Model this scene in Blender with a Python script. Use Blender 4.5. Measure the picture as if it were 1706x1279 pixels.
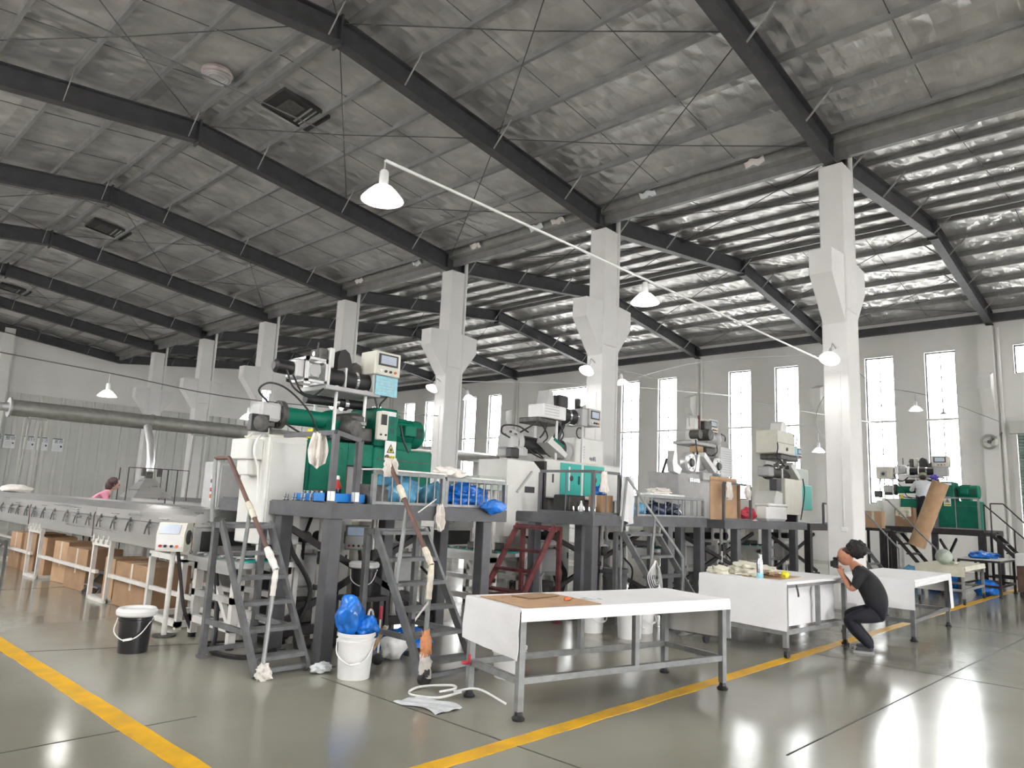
import bpy, bmesh, math, random
from mathutils import Vector, Matrix, noise, Euler
random.seed(7)
scene = bpy.context.scene
for _o in list(bpy.data.objects):
    bpy.data.objects.remove(_o, do_unlink=True)
COL = scene.collection
PI = math.pi

# ------------------------------------------------------------------ camera
cam_data = bpy.data.cameras.new('camera')
cam = bpy.data.objects.new('camera', cam_data)
COL.objects.link(cam)
cam_data.sensor_width = 36.0
cam_data.lens = 25.43
cam_data.clip_start = 0.05
cam_data.clip_end = 500
_R = Vector((0.68022554, -0.73168843, 0.04387788))
_U = Vector((-0.14953019, -0.07991327, 0.98552250))
_F = Vector((0.71758898, 0.67693863, 0.16376856))
cam.matrix_world = Matrix(((_R.x, _U.x, -_F.x, 0.0), (_R.y, _U.y, -_F.y, 0.0), (_R.z, _U.z, -_F.z, 1.7), (0, 0, 0, 1)))
scene.camera = cam

# ------------------------------------------------------------------ world, exposure
world = bpy.data.worlds.new('overcast_sky')
scene.world = world
world.use_nodes = True
_bg = world.node_tree.nodes['Background']
_bg.inputs['Color'].default_value = (1.0, 0.99, 0.985, 1)
_bg.inputs['Strength'].default_value = 20.0
vs = scene.view_settings
vs.view_transform = 'Standard'
vs.look = 'None'
vs.exposure = 0.22
scene.cycles.diffuse_bounces = 6
vs.gamma = 1.0
vs.use_curve_mapping = False

# ------------------------------------------------------------------ materials
MATS = {}
def mat(name, col, rough=0.5, metal=0.0, var=0.08, scale=6.0, bump=0.0, bscale=40.0, rvar=0.0, emit=None, stretch=None):
    m = bpy.data.materials.new(name)
    m.use_nodes = True
    nt = m.node_tree
    b = nt.nodes['Principled BSDF']
    b.inputs['Roughness'].default_value = rough
    b.inputs['Metallic'].default_value = metal
    tc = nt.nodes.new('ShaderNodeTexCoord')
    mp = nt.nodes.new('ShaderNodeMapping')
    nt.links.new(tc.outputs['Object'], mp.inputs['Vector'])
    if stretch:
        mp.inputs['Scale'].default_value = stretch
    nz = nt.nodes.new('ShaderNodeTexNoise')
    nz.inputs['Scale'].default_value = scale
    nz.inputs['Detail'].default_value = 5
    nt.links.new(mp.outputs['Vector'], nz.inputs['Vector'])
    cr = nt.nodes.new('ShaderNodeValToRGB')
    lo = [max(0.0, c * (1 - var)) for c in col]
    hi = [min(1.0, c * (1 + var)) for c in col]
    cr.color_ramp.elements[0].position = 0.35
    cr.color_ramp.elements[1].position = 0.65
    cr.color_ramp.elements[0].color = (*lo, 1)
    cr.color_ramp.elements[1].color = (*hi, 1)
    nt.links.new(nz.outputs['Fac'], cr.inputs['Fac'])
    nt.links.new(cr.outputs['Color'], b.inputs['Base Color'])
    if rvar:
        mr = nt.nodes.new('ShaderNodeMapRange')
        mr.inputs['From Min'].default_value = 0.3
        mr.inputs['From Max'].default_value = 0.7
        mr.inputs['To Min'].default_value = max(0.02, rough - rvar)
        mr.inputs['To Max'].default_value = min(1, rough + rvar)
        nt.links.new(nz.outputs['Fac'], mr.inputs['Value'])
        nt.links.new(mr.outputs['Result'], b.inputs['Roughness'])
    if bump:
        n2 = nt.nodes.new('ShaderNodeTexNoise')
        n2.inputs['Scale'].default_value = bscale
        n2.inputs['Detail'].default_value = 3
        nt.links.new(mp.outputs['Vector'], n2.inputs['Vector'])
        bp = nt.nodes.new('ShaderNodeBump')
        bp.inputs['Strength'].default_value = bump
        bp.inputs['Distance'].default_value = 0.02
        nt.links.new(n2.outputs['Fac'], bp.inputs['Height'])
        nt.links.new(bp.outputs['Normal'], b.inputs['Normal'])
    if name == 'machine_green': b.inputs['Specular IOR Level'].default_value = 0.25
    if emit:
        b.inputs['Emission Color'].default_value = (*emit[0], 1)
        b.inputs['Emission Strength'].default_value = emit[1]
    MATS[name] = m
    return m

mat('wall_white', (0.78, 0.77, 0.75), 0.8, var=0.03, scale=0.6, bump=0.05)
mat('panel_wall', (0.60, 0.60, 0.57), 0.5, var=0.03, scale=1.0)
mat('column_white', (0.74, 0.73, 0.72), 0.75, var=0.03, scale=1.5, bump=0.06)
mat('steel_dark', (0.065, 0.065, 0.072), 0.55, 0.2, var=0.15, scale=4)
mat('purlin_steel', (0.25, 0.247, 0.245), 0.5, 0.3, var=0.12, scale=3)
mat('rod_steel', (0.10, 0.10, 0.10), 0.6, 0.3)
mat('brace_pale', (0.42, 0.42, 0.41), 0.5, 0.2)
mat('platform_grey', (0.105, 0.106, 0.116), 0.5, 0.15, var=0.12, scale=5, bump=0.05)
mat('stair_grey', (0.155, 0.16, 0.165), 0.5, 0.2, var=0.18, scale=7, bump=0.05)
mat('rail_grey', (0.27, 0.28, 0.28), 0.45, 0.4, var=0.15, scale=9)
mat('black_steel', (0.035, 0.03, 0.032), 0.5, 0.2, var=0.2, scale=6)
mat('rust_red', (0.13, 0.033, 0.035), 0.6, 0.1, var=0.35, scale=9)
mat('rust_pipe', (0.13, 0.075, 0.06), 0.6, 0.2, var=0.2, scale=9)
mat('stainless', (0.62, 0.61, 0.60), 0.32, 0.75, var=0.06, scale=2.5, rvar=0.08, stretch=(1, 0.15, 4))
mat('aluminium', (0.66, 0.66, 0.66), 0.35, 0.7, var=0.06, scale=4)
mat('chrome', (0.75, 0.75, 0.76), 0.15, 1.0, var=0.05)
mat('galvanised', (0.40, 0.40, 0.37), 0.42, 0.55, var=0.1, scale=5)
mat('frame_white', (0.70, 0.68, 0.65), 0.5, var=0.06, scale=8)
mat('cream_paint', (0.66, 0.64, 0.56), 0.45, var=0.05, scale=5)
mat('machine_white', (0.68, 0.68, 0.65), 0.45, var=0.04, scale=4)
mat('machine_grey', (0.46, 0.46, 0.46), 0.5, var=0.08, scale=5)
mat('machine_green', (0.003, 0.15, 0.095), 0.5, var=0.14, scale=4, bump=0.03)
mat('teal_paint', (0.02, 0.42, 0.36), 0.4, var=0.06, scale=4)
mat('pale_green', (0.44, 0.50, 0.44), 0.5, var=0.05)
mat('iron', (0.10, 0.095, 0.09), 0.5, 0.5, var=0.3, scale=12, bump=0.1)
mat('rubber_black', (0.018, 0.018, 0.02), 0.5, var=0.2)
mat('plastic_black', (0.02, 0.02, 0.022), 0.3, var=0.15)
mat('plastic_white', (0.78, 0.78, 0.77), 0.4, var=0.03)
mat('cloth_white', (0.80, 0.80, 0.815), 0.75, var=0.02, scale=3, bump=0.12, bscale=25)
mat('cloth_cream', (0.68, 0.66, 0.55), 0.8, var=0.06, scale=6, bump=0.2, bscale=30)
mat('cotton_rag', (0.74, 0.70, 0.66), 0.9, var=0.08, scale=14, bump=0.4, bscale=60)
mat('orange_rag', (0.75, 0.33, 0.16), 0.9, var=0.12, scale=14, bump=0.3)
mat('tape_cream', (0.62, 0.57, 0.47), 0.6, var=0.14, scale=20, bump=0.2)
mat('blue_plastic', (0.012, 0.16, 0.60), 0.25, var=0.35, scale=7, bump=0.3, bscale=14)
mat('blue_pale_plastic', (0.12, 0.36, 0.55), 0.25, var=0.35, scale=7, bump=0.35, bscale=16)
mat('navy_plastic', (0.02, 0.03, 0.07), 0.25, var=0.4, scale=7, bump=0.3, bscale=14)
mat('blue_tray', (0.01, 0.20, 0.62), 0.35, var=0.05)
mat('clear_film', (0.72, 0.76, 0.78), 0.2, var=0.1, scale=8, bump=0.3)
mat('cardboard', (0.47, 0.30, 0.175), 0.8, var=0.08, scale=5)
mat('cardboard_dark', (0.34, 0.21, 0.12), 0.8, var=0.1, scale=5)
mat('paper_white', (0.80, 0.81, 0.83), 0.7, var=0.02)
mat('paper_blue', (0.28, 0.58, 0.68), 0.5, var=0.1, scale=25)
mat('print_dark', (0.06, 0.08, 0.12), 0.6, var=0.1)
mat('print_grey', (0.45, 0.47, 0.5), 0.6, var=0.1)
mat('print_yellow', (0.75, 0.65, 0.03), 0.6, var=0.05)
mat('line_yellow', (0.78, 0.43, 0.01), 0.45, var=0.14, scale=5, rvar=0.1)
mat('joint_dark', (0.06, 0.06, 0.055), 0.7, var=0.3, scale=10)
mat('screen_grey', (0.30, 0.33, 0.38), 0.2, var=0.1, emit=((0.5, 0.6, 0.75), 0.25))
mat('lamp_red', (0.6, 0.06, 0.06), 0.4, emit=((1.0, 0.12, 0.1), 1.5))
mat('lamp_green', (0.2, 0.6, 0.4), 0.4, emit=((0.4, 1.0, 0.7), 0.6))
mat('button_red', (0.55, 0.04, 0.03), 0.4)
mat('button_orange', (0.65, 0.16, 0.03), 0.4)
mat('bulb', (0.95, 0.95, 0.95), 0.4, var=0.0, emit=((1.0, 0.98, 0.94), 22.0))
mat('lamp_shade', (0.80, 0.80, 0.79), 0.35, 0.3, var=0.03)
mat('lamp_dome', (0.9, 0.9, 0.9), 0.4, var=0.0, emit=((1.0, 0.98, 0.95), 1.6))
mat('skin', (0.46, 0.21, 0.13), 0.55, var=0.06, scale=12)
mat('skin_light', (0.62, 0.38, 0.28), 0.55, var=0.06, scale=12)
mat('hair_black', (0.012, 0.011, 0.012), 0.6, var=0.3, scale=30, bump=0.8, bscale=70)
mat('hair_brown', (0.05, 0.022, 0.02), 0.5, var=0.3, scale=30, bump=0.5, bscale=70)
mat('tshirt_black', (0.014, 0.014, 0.017), 0.85, var=0.2, scale=8, bump=0.2, bscale=20)
mat('trousers_navy', (0.012, 0.013, 0.022), 0.85, var=0.2, scale=8, bump=0.2, bscale=20)
mat('shirt_pink', (0.66, 0.26, 0.36), 0.85, var=0.1, scale=40)
mat('shirt_white', (0.70, 0.71, 0.76), 0.85, var=0.05, scale=8)
mat('shoe_grey', (0.07, 0.07, 0.075), 0.7, var=0.2)
mat('shoe_sole', (0.35, 0.35, 0.35), 0.7)
mat('glove_purple', (0.12, 0.08, 0.50), 0.5)
mat('cap_olive', (0.30, 0.29, 0.19), 0.8)
mat('wood', (0.45, 0.30, 0.18), 0.7, var=0.15, scale=8)
mat('red_plastic', (0.55, 0.03, 0.06), 0.4)
mat('shutter_green', (0.22, 0.29, 0.26), 0.5, var=0.05)
mat('steel_bottle', (0.55, 0.56, 0.58), 0.25, 0.9)
mat('yard', (0.55, 0.54, 0.52), 0.9, var=0.1, scale=0.3)
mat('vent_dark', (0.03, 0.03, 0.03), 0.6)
mat('pinkish_fan', (0.42, 0.36, 0.35), 0.5, var=0.1)

def special_mats():
    # epoxy floor: grey green, glossy, with soft scuffs
    m = mat('floor_epoxy', (0.27, 0.262, 0.215), 0.16, var=0.10, scale=0.45, rvar=0.06)
    nt = m.node_tree
    b = nt.nodes['Principled BSDF']
    b.inputs['IOR'].default_value = 1.6
    tc = nt.nodes.new('ShaderNodeTexCoord')
    n2 = nt.nodes.new('ShaderNodeTexNoise')
    n2.inputs['Scale'].default_value = 1.4
    n2.inputs['Detail'].default_value = 8
    n2.inputs['Roughness'].default_value = 0.65
    nt.links.new(tc.outputs['Object'], n2.inputs['Vector'])
    bp = nt.nodes.new('ShaderNodeBump')
    bp.inputs['Strength'].default_value = 0.05
    bp.inputs['Distance'].default_value = 0.05
    nt.links.new(n2.outputs['Fac'], bp.inputs['Height'])
    nt.links.new(bp.outputs['Normal'], b.inputs['Normal'])
    # quilted foil roof insulation
    m = mat('roof_foil', (0.58, 0.567, 0.555), 0.38, 0.72, var=0.16, scale=1.3, rvar=0.1)
    nt = m.node_tree
    b = nt.nodes['Principled BSDF']
    tc = nt.nodes.new('ShaderNodeTexCoord')
    n3 = nt.nodes.new('ShaderNodeTexNoise')
    n3.inputs['Scale'].default_value = 2.2
    n3.inputs['Detail'].default_value = 4
    mp = nt.nodes.new('ShaderNodeMapping')
    mp.inputs['Scale'].default_value = (0.5, 2.2, 1.0)
    nt.links.new(tc.outputs['Object'], mp.inputs['Vector'])
    nt.links.new(mp.outputs['Vector'], n3.inputs['Vector'])
    # quilting: two diagonal sets of stitch grooves
    hs = []
    for ang in (0.9, -0.9):
        mq = nt.nodes.new('ShaderNodeMapping')
        mq.inputs['Rotation'].default_value = (0, 0, ang)
        nt.links.new(tc.outputs['Object'], mq.inputs['Vector'])
        wv = nt.nodes.new('ShaderNodeTexWave')
        wv.wave_profile = 'SIN'
        wv.inputs['Scale'].default_value = 0.7
        wv.inputs['Distortion'].default_value = 1.2
        wv.inputs['Detail Scale'].default_value = 0.6
        nt.links.new(mq.outputs['Vector'], wv.inputs['Vector'])
        hs.append(wv)
    mx = nt.nodes.new('ShaderNodeMath'); mx.operation = 'MINIMUM'
    nt.links.new(hs[0].outputs['Fac'], mx.inputs[0]); nt.links.new(hs[1].outputs['Fac'], mx.inputs[1])
    ad = nt.nodes.new('ShaderNodeMath'); ad.operation = 'MULTIPLY_ADD'
    nt.links.new(mx.outputs[0], ad.inputs[0]); ad.inputs[1].default_value = 0.7
    nt.links.new(n3.outputs['Fac'], ad.inputs[2])
    bp = nt.nodes.new('ShaderNodeBump')
    bp.inputs['Strength'].default_value = 0.42
    bp.inputs['Distance'].default_value = 0.12
    nt.links.new(ad.outputs[0], bp.inputs['Height'])
    nt.links.new(bp.outputs['Normal'], b.inputs['Normal'])
    # window glass
    m = bpy.data.materials.new('window_glass')
    m.use_nodes = True
    nt = m.node_tree
    nt.nodes.clear()
    out = nt.nodes.new('ShaderNodeOutputMaterial')
    tr = nt.nodes.new('ShaderNodeBsdfTransparent')
    tr.inputs['Color'].default_value = (0.94, 0.96, 0.96, 1)
    gl = nt.nodes.new('ShaderNodeBsdfGlossy')
    gl.inputs['Roughness'].default_value = 0.05
    mx = nt.nodes.new('ShaderNodeMixShader')
    mx.inputs['Fac'].default_value = 0.06
    nt.links.new(tr.outputs[0], mx.inputs[1]); nt.links.new(gl.outputs[0], mx.inputs[2])
    nt.links.new(mx.outputs[0], out.inputs['Surface'])
    MATS['window_glass'] = m
special_mats()

# ------------------------------------------------------------------ mesh builder
class MB:
    """collects shapes in one coordinate frame; build() links them as ONE mesh object"""
    def __init__(s):
        s.v = []; s.f = []; s.soft = False
    def add(s, vs_, fs_):
        o = len(s.v)
        s.v += [tuple(p) for p in vs_]
        s.f += [tuple(i + o for i in f) for f in fs_]
        return s
    def box(s, x0, y0, z0, x1, y1, z1):
        return s.add([(x0, y0, z0), (x1, y0, z0), (x1, y1, z0), (x0, y1, z0), (x0, y0, z1), (x1, y0, z1), (x1, y1, z1), (x0, y1, z1)],
                     [(0, 3, 2, 1), (4, 5, 6, 7), (0, 1, 5, 4), (1, 2, 6, 5), (2, 3, 7, 6), (3, 0, 4, 7)])
    def cbox(s, x, y, z, sx, sy, sz):
        return s.box(x - sx / 2, y - sy / 2, z - sz / 2, x + sx / 2, y + sy / 2, z + sz / 2)
    def bbox(s, x0, y0, z0, x1, y1, z1, b=0.012):
        """box with chamfered edges"""
        b = min(b, (x1 - x0) * .45, (y1 - y0) * .45, (z1 - z0) * .45)
        bm = bmesh.new()
        m = Matrix.LocRotScale(Vector(((x0 + x1) / 2, (y0 + y1) / 2, (z0 + z1) / 2)), None, Vector((x1 - x0, y1 - y0, z1 - z0)))
        bmesh.ops.create_cube(bm, size=1, matrix=m)
        bmesh.ops.bevel(bm, geom=bm.edges[:], offset=b, segments=1, affect='EDGES')
        bm.verts.index_update()
        s.add([v.co[:] for v in bm.verts], [[v.index for v in f.verts] for f in bm.faces])
        bm.free()
        return s
    def bar(s, p0, p1, w, h=None, up=(0, 0, 1)):
        """rectangular bar between two points; w across, h along up"""
        h = h or w
        p0 = Vector(p0); p1 = Vector(p1)
        d = (p1 - p0).normalized()
        u = Vector(up)
        if abs(d.dot(u)) > .98:
            u = Vector((0, 1, 0))
        r = d.cross(u).normalized()
        u = r.cross(d).normalized()
        q = []
        for p in (p0, p1):
            for a, b in ((-1, -1), (1, -1), (1, 1), (-1, 1)):
                q.append(p + r * (a * w / 2) + u * (b * h / 2))
        return s.add(q, [(0, 1, 2, 3), (7, 6, 5, 4), (0, 4, 5, 1), (1, 5, 6, 2), (2, 6, 7, 3), (3, 7, 4, 0)])
    def cyl(s, p0, p1, r0, r1=None, n=16, caps=True):
        r1 = r0 if r1 is None else r1
        return s.tube([p0, p1], [r0, r1], n, caps)
    def tube(s, pts, r, n=8, caps=True):
        pts = [Vector(p) for p in pts]
        rs = r if isinstance(r, (list, tuple)) else [r] * len(pts)
        o = len(s.v)
        prev = None
        for i, p in enumerate(pts):
            if i == 0: d = pts[1] - pts[0]
            elif i == len(pts) - 1: d = pts[-1] - pts[-2]
            else: d = (pts[i + 1] - pts[i]).normalized() + (pts[i] - pts[i - 1]).normalized()
            d.normalize()
            if prev is None:
                a = Vector((0, 0, 1)) if abs(d.z) < .9 else Vector((1, 0, 0))
                u = d.cross(a).normalized()
            else:
                u = (prev - d * prev.dot(d)).normalized()
            prev = u
            w = d.cross(u)
            for k in range(n):
                t = 2 * PI * k / n
                s.v.append(tuple(p + (u * math.cos(t) + w * math.sin(t)) * rs[i]))
        for i in range(len(pts) - 1):
            for k in range(n):
                a = o + i * n + k; b = o + i * n + (k + 1) % n
                s.f.append((a, b, b + n, a + n))
        if caps:
            s.f.append(tuple(o + k for k in range(n))[::-1])
            e = o + (len(pts) - 1) * n
            s.f.append(tuple(e + k for k in range(n)))
        return s
    def curve(s, pts, r, n=8, seg=6):
        """tube along a smooth Catmull-Rom path"""
        P = [Vector(p) for p in pts]
        Q = [P[0] * 2 - P[1]] + P + [P[-1] * 2 - P[-2]]
        out = []
        for i in range(1, len(Q) - 2):
            for k in range(seg):
                t = k / seg
                a, b, c, d = Q[i - 1], Q[i], Q[i + 1], Q[i + 2]
                out.append(.5 * ((2 * b) + (c - a) * t + (2 * a - 5 * b + 4 * c - d) * t * t + (3 * b - a - 3 * c + d) * t ** 3))
        out.append(P[-1])
        return s.tube(out, r, n)
    def lathe(s, prof, c=(0, 0, 0), axis='z', n=24, cap=True):
        """prof: list of (radius, height) along the axis"""
        o = len(s.v)
        for r, h in prof:
            for k in range(n):
                t = 2 * PI * k / n
                a, b = r * math.cos(t), r * math.sin(t)
                p = {'z': (a, b, h), 'x': (h, a, b), 'y': (b, h, a)}[axis]
                s.v.append((c[0] + p[0], c[1] + p[1], c[2] + p[2]))
        for i in range(len(prof) - 1):
            for k in range(n):
                a = o + i * n + k; b = o + i * n + (k + 1) % n
                s.f.append((a, b, b + n, a + n))
        if cap:
            if prof[0][0] > 1e-4: s.f.append(tuple(o + k for k in range(n))[::-1])
            e = o + (len(prof) - 1) * n
            if prof[-1][0] > 1e-4: s.f.append(tuple(e + k for k in range(n)))
        return s
    def prism(s, poly, a0, a1, axis='y'):
        """extrude a 2-D polygon: axis y -> (x,z) poly, axis x -> (y,z) poly, axis z -> (x,y) poly"""
        def P(p, a):
            return {'y': (p[0], a, p[1]), 'x': (a, p[0], p[1]), 'z': (p[0], p[1], a)}[axis]
        n = len(poly)
        q = [P(p, a0) for p in poly] + [P(p, a1) for p in poly]
        return s.add(q, [tuple(range(n))[::-1], tuple(range(n, 2 * n))] + [(i, (i + 1) % n, n + (i + 1) % n, n + i) for i in range(n)])
    def sphere(s, c, r, sx=1, sy=1, sz=1, n=12, m=8):
        o = len(s.v)
        for i in range(1, m):
            ph = PI * i / m
            for k in range(n):
                t = 2 * PI * k / n
                s.v.append((c[0] + r * sx * math.sin(ph) * math.cos(t), c[1] + r * sy * math.sin(ph) * math.sin(t), c[2] + r * sz * math.cos(ph)))
        s.v.append((c[0], c[1], c[2] + r * sz)); s.v.append((c[0], c[1], c[2] - r * sz))
        top, bot = len(s.v) - 2, len(s.v) - 1
        for i in range(m - 2):
            for k in range(n):
                a = o + i * n + k; b = o + i * n + (k + 1) % n
                s.f.append((a, a + n, b + n, b))
        for k in range(n):
            s.f.append((o + k, o + (k + 1) % n, top))
            e = o + (m - 2) * n
            s.f.append((e + (k + 1) % n, e + k, bot))
        return s
    def blob(s, c, sx, sy, sz, amp=0.25, freq=2.0, seed=0, sub=3, flat=None):
        """crumpled lump; flat: lowest z it rests on"""
        s.soft = True
        bm = bmesh.new()
        bmesh.ops.create_icosphere(bm, subdivisions=sub, radius=1)
        bm.verts.index_update()
        q = []
        for v in bm.verts:
            n1 = noise.noise(v.co * freq + Vector((seed * 7.1, seed * 3.3, seed)))
            n2 = noise.noise(v.co * freq * 3.1 + Vector((seed, seed * 5.2, 9)))
            k = 1 + amp * n1 * 1.6 + amp * .6 * n2
            p = [c[0] + v.co.x * sx * k, c[1] + v.co.y * sy * k, c[2] + v.co.z * sz * k]
            if flat is not None: p[2] = max(flat, p[2])
            q.append(p)
        s.add(q, [[v.index for v in f.verts] for f in bm.faces])
        bm.free()
        return s
    def sheet(s, fn, nu, nv, th=0.004):
        """thin sheet fn(u,v)->point with real thickness"""
        o = len(s.v)
        G = [[Vector(fn(i / nu, j / nv)) for j in range(nv + 1)] for i in range(nu + 1)]
        N = [[None] * (nv + 1) for _ in range(nu + 1)]
        for i in range(nu + 1):
            for j in range(nv + 1):
                du = G[min(i + 1, nu)][j] - G[max(i - 1, 0)][j]
                dv = G[i][min(j + 1, nv)] - G[i][max(j - 1, 0)]
                nn = du.cross(dv)
                N[i][j] = nn.normalized() if nn.length > 1e-9 else Vector((0, 0, 1))
        for sgn in (1, -1):
            for i in range(nu + 1):
                for j in range(nv + 1):
                    s.v.append(tuple(G[i][j] + N[i][j] * sgn * th / 2))
        K = (nu + 1) * (nv + 1)
        I = lambda i, j: o + i * (nv + 1) + j
        for i in range(nu):
            for j in range(nv):
                s.f.append((I(i, j), I(i + 1, j), I(i + 1, j + 1), I(i, j + 1)))
                s.f.append((K + I(i, j), K + I(i, j + 1), K + I(i + 1, j + 1), K + I(i + 1, j)))
        rim = [(i, 0) for i in range(nu)] + [(nu, j) for j in range(nv)] + [(i, nv) for i in range(nu, 0, -1)] + [(0, j) for j in range(nv, 0, -1)]
        for a in range(len(rim)):
            p, q = I(*rim[a]), I(*rim[(a + 1) % len(rim)])
            s.f.append((q, p, K + p, K + q))
        return s
    def mesh(s, name, m=None):
        me = bpy.data.meshes.new(name)
        me.from_pydata(s.v, [], s.f)
        me.polygons.foreach_set('use_smooth', [True] * len(me.polygons))
        me.update()
        me.set_sharp_from_angle(angle=1.3 if s.soft else 0.55)
        if m: me.materials.append(MATS[m])
        return me
    def build(s, name, m, parent=None, label=None):
        ob = bpy.data.objects.new(name, s.mesh(name, m))
        COL.objects.link(ob)
        if parent: ob.parent = parent
        if label: ob['label'] = label
        return ob

def tag(o, label=None, cat=None, group=None, kind=None):
    if label: o['label'] = label
    if cat: o['category'] = cat
    if group: o['group'] = group
    if kind: o['kind'] = kind
    return o
def thing(name, label, cat, loc=(0, 0, 0), rz=0.0, group=None):
    o = bpy.data.objects.new(name, None)
    COL.objects.link(o)
    o.empty_display_size = 0.1
    o.location = loc
    o.rotation_euler = (0, 0, rz)
    return tag(o, label, cat, group)
def one(name, mb, m, label, cat, loc=(0, 0, 0), rz=0.0, group=None):
    o = mb.build(name, m)
    o.location = loc
    o.rotation_euler = (0, 0, rz)
    return tag(o, label, cat, group)
def inst(name, me, parent=None, loc=(0, 0, 0), rot=(0, 0, 0)):
    o = bpy.data.objects.new(name, me)
    COL.objects.link(o)
    o.location = loc
    o.rotation_euler = rot
    if parent: o.parent = parent
    return o
def copy_tree(o, parent=None, **kw):
    c = o.copy()
    COL.objects.link(c)
    c.parent = parent
    for ch in list(o.children):
        copy_tree(ch, c)
    for k, v in kw.items():
        if k == 'loc': c.location = v
        elif k == 'rz': c.rotation_euler = (0, 0, v)
        else: c[k] = v
    return c
def flat_text(txt, size, m, parent, loc, rot, name='lettering', depth=0.002):
    cu = bpy.data.curves.new(name, 'FONT')
    cu.body = txt; cu.size = size; cu.extrude = depth
    cu.align_x = 'CENTER'; cu.align_y = 'CENTER'
    t = bpy.data.objects.new('tmp_text', cu)
    COL.objects.link(t)
    me = bpy.data.meshes.new_from_object(t.evaluated_get(bpy.context.evaluated_depsgraph_get()))
    bpy.data.objects.remove(t, do_unlink=True)
    me.materials.clear(); me.materials.append(MATS[m])
    return inst(name, me, parent, loc, rot)

# ================================================================== THE HALL
# X runs across the hall to the window wall, Y along the column row, Z up
XC, XL, XR = 15.0, -2.0, 31.0
Y0, BAY, NB = 5.02, 5.97, 8
YN, YF = -7.0, 46.95
EAVE, RIDGE_L, RIDGE_R = 9.0, 6.5, 23.1

yard = MB().box(-150, -150, -0.4, 180, 200, -0.2).build('yard_ground', 'yard')
tag(yard, kind='structure')
floor = MB().box(XL, YN - 3, -0.2, XR, YF, 0.0).build('floor', 'floor_epoxy')
tag(floor, kind='structure')
# saw-cut joints of the floor slabs
for i, (a, b) in enumerate([((-1.5, 10.15), (7.0, 7.25)), ((-2, 5.6), (2.7, 5.7)), ((5.5, 2.3), (31, 1.7)), ((-2, 14), (31, 14)), ((4.12, -7), (4.12, 6.2)), ((9.7, -7), (9.7, 46)), ((14.4, -7), (14.4, 46)), ((-2, 20), (31, 20))]):
    MB().bar((*a, 0.0005), (*b, 0.0005), 0.014, 0.003).build('floor_joint', 'joint_dark', floor)
# painted aisle lines
def worn_line(p0, p1, w):
    p0 = Vector((*p0, 0)); p1 = Vector((*p1, 0))
    d = p1 - p0
    n = int(d.length / 0.12)
    r = Vector((-d.y, d.x, 0)).normalized()
    L, Rr = [], []
    for i in range(n + 1):
        p = p0 + d * (i / n)
        L.append(p + r * (w / 2 + noise.noise(p * 3.0) * 0.012))
        Rr.append(p - r * (w / 2 + noise.noise(p * 3.0 + Vector((9, 2, 5))) * 0.012))
    m = MB()
    vs_ = []
    for a, b in zip(L, Rr):
        vs_ += [(a.x, a.y, 0.0), (b.x, b.y, 0.0), (a.x, a.y, 0.003), (b.x, b.y, 0.003)]
    fs_ = []
    for i in range(n):
        o = i * 4; q = o + 4
        fs_ += [(o + 2, o + 3, q + 3, q + 2), (o, o + 2, q + 2, q), (o + 3, o + 1, q + 1, q + 3)]
    return m.add(vs_, fs_)
tag(worn_line((2.235, -2.0), (2.235, 16.0), 0.17).build('trim_1', 'line_yellow'), kind='structure')
tag(worn_line((2.33, 3.75), (29.5, 3.75), 0.15).build('trim_2', 'line_yellow'), kind='structure')

# ---- walls with cut-through openings
def wall_with_holes(name, axis, at_, u0, u1, v0, v1, holes, th, m, side=1):
    us = sorted({u0, u1, *[h[0] for h in holes], *[h[1] for h in holes]})
    zs = sorted({v0, v1, *[h[2] for h in holes], *[h[3] for h in holes]})
    mb = MB()
    for a, b in zip(us, us[1:]):
        run = None
        for c, d in zip(zs, zs[1:]):
            mu, mv = (a + b) / 2, (c + d) / 2
            solid = not any(h[0] < mu < h[1] and h[2] < mv < h[3] for h in holes)
            if solid:
                if run is None: run = [c, d]
                else: run[1] = d
            if (not solid or d == zs[-1]) and run:
                t0, t1 = sorted((at_, at_ + side * th))
                if axis == 'x': mb.box(t0, a, run[0], t1, b, run[1])
                else: mb.box(a, t0, run[0], b, t1, run[1])
                run = None
    o = mb.build(name, m)
    return tag(o, kind='structure')

win = []
for k in range(0, 7):
    if k == 3: continue
    win += [(8.38 - 0.02 + BAY * k, 9.44 + BAY * k, 2.36, 8.22), (6.2 + BAY * k, 7.25 + BAY * k, 2.36, 8.22)]
WIDE = (22.75, 27.1, 6.6, 8.2)
SMALL = (2.6, 4.36, 7.15, 8.2)
EXTRA = [(a - BAY * 2, b - BAY * 2, c, d) for a, b, c, d in win[:2]]
DOOR_R = (0.4, 4.45, 0.0, 5.0)
holes = win + [WIDE, SMALL] + EXTRA
wall_right = wall_with_holes('wall_right', 'x', XR, YN - 3, YF, -0.1, 9.6, holes + [DOOR_R], 0.3, 'wall_white')
back_poly = [(XL, -0.1), (XR + .3, -0.1), (XR + .3, 9.6), (RIDGE_R, 10.7), (XC, 9.7), (RIDGE_L, 10.7), (XL, 9.7)]
wall_back = tag(MB().prism(back_poly, YF, YF + 0.3, 'y').build('wall_back', 'wall_white'), kind='structure')
lwin = [(6.2 + BAY * k + d, 7.25 + BAY * k + d, 2.36, 8.22) for k in range(-2, 7) for d in (1.1,) if k not in (-1,)]  # unseen left windows, thinned out to lower the light on the near cloths
wall_left = wall_with_holes('wall_left', 'x', XL, YN - 3, YF, -0.1, 9.6, lwin, 0.3, 'wall_white', -1)
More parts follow.
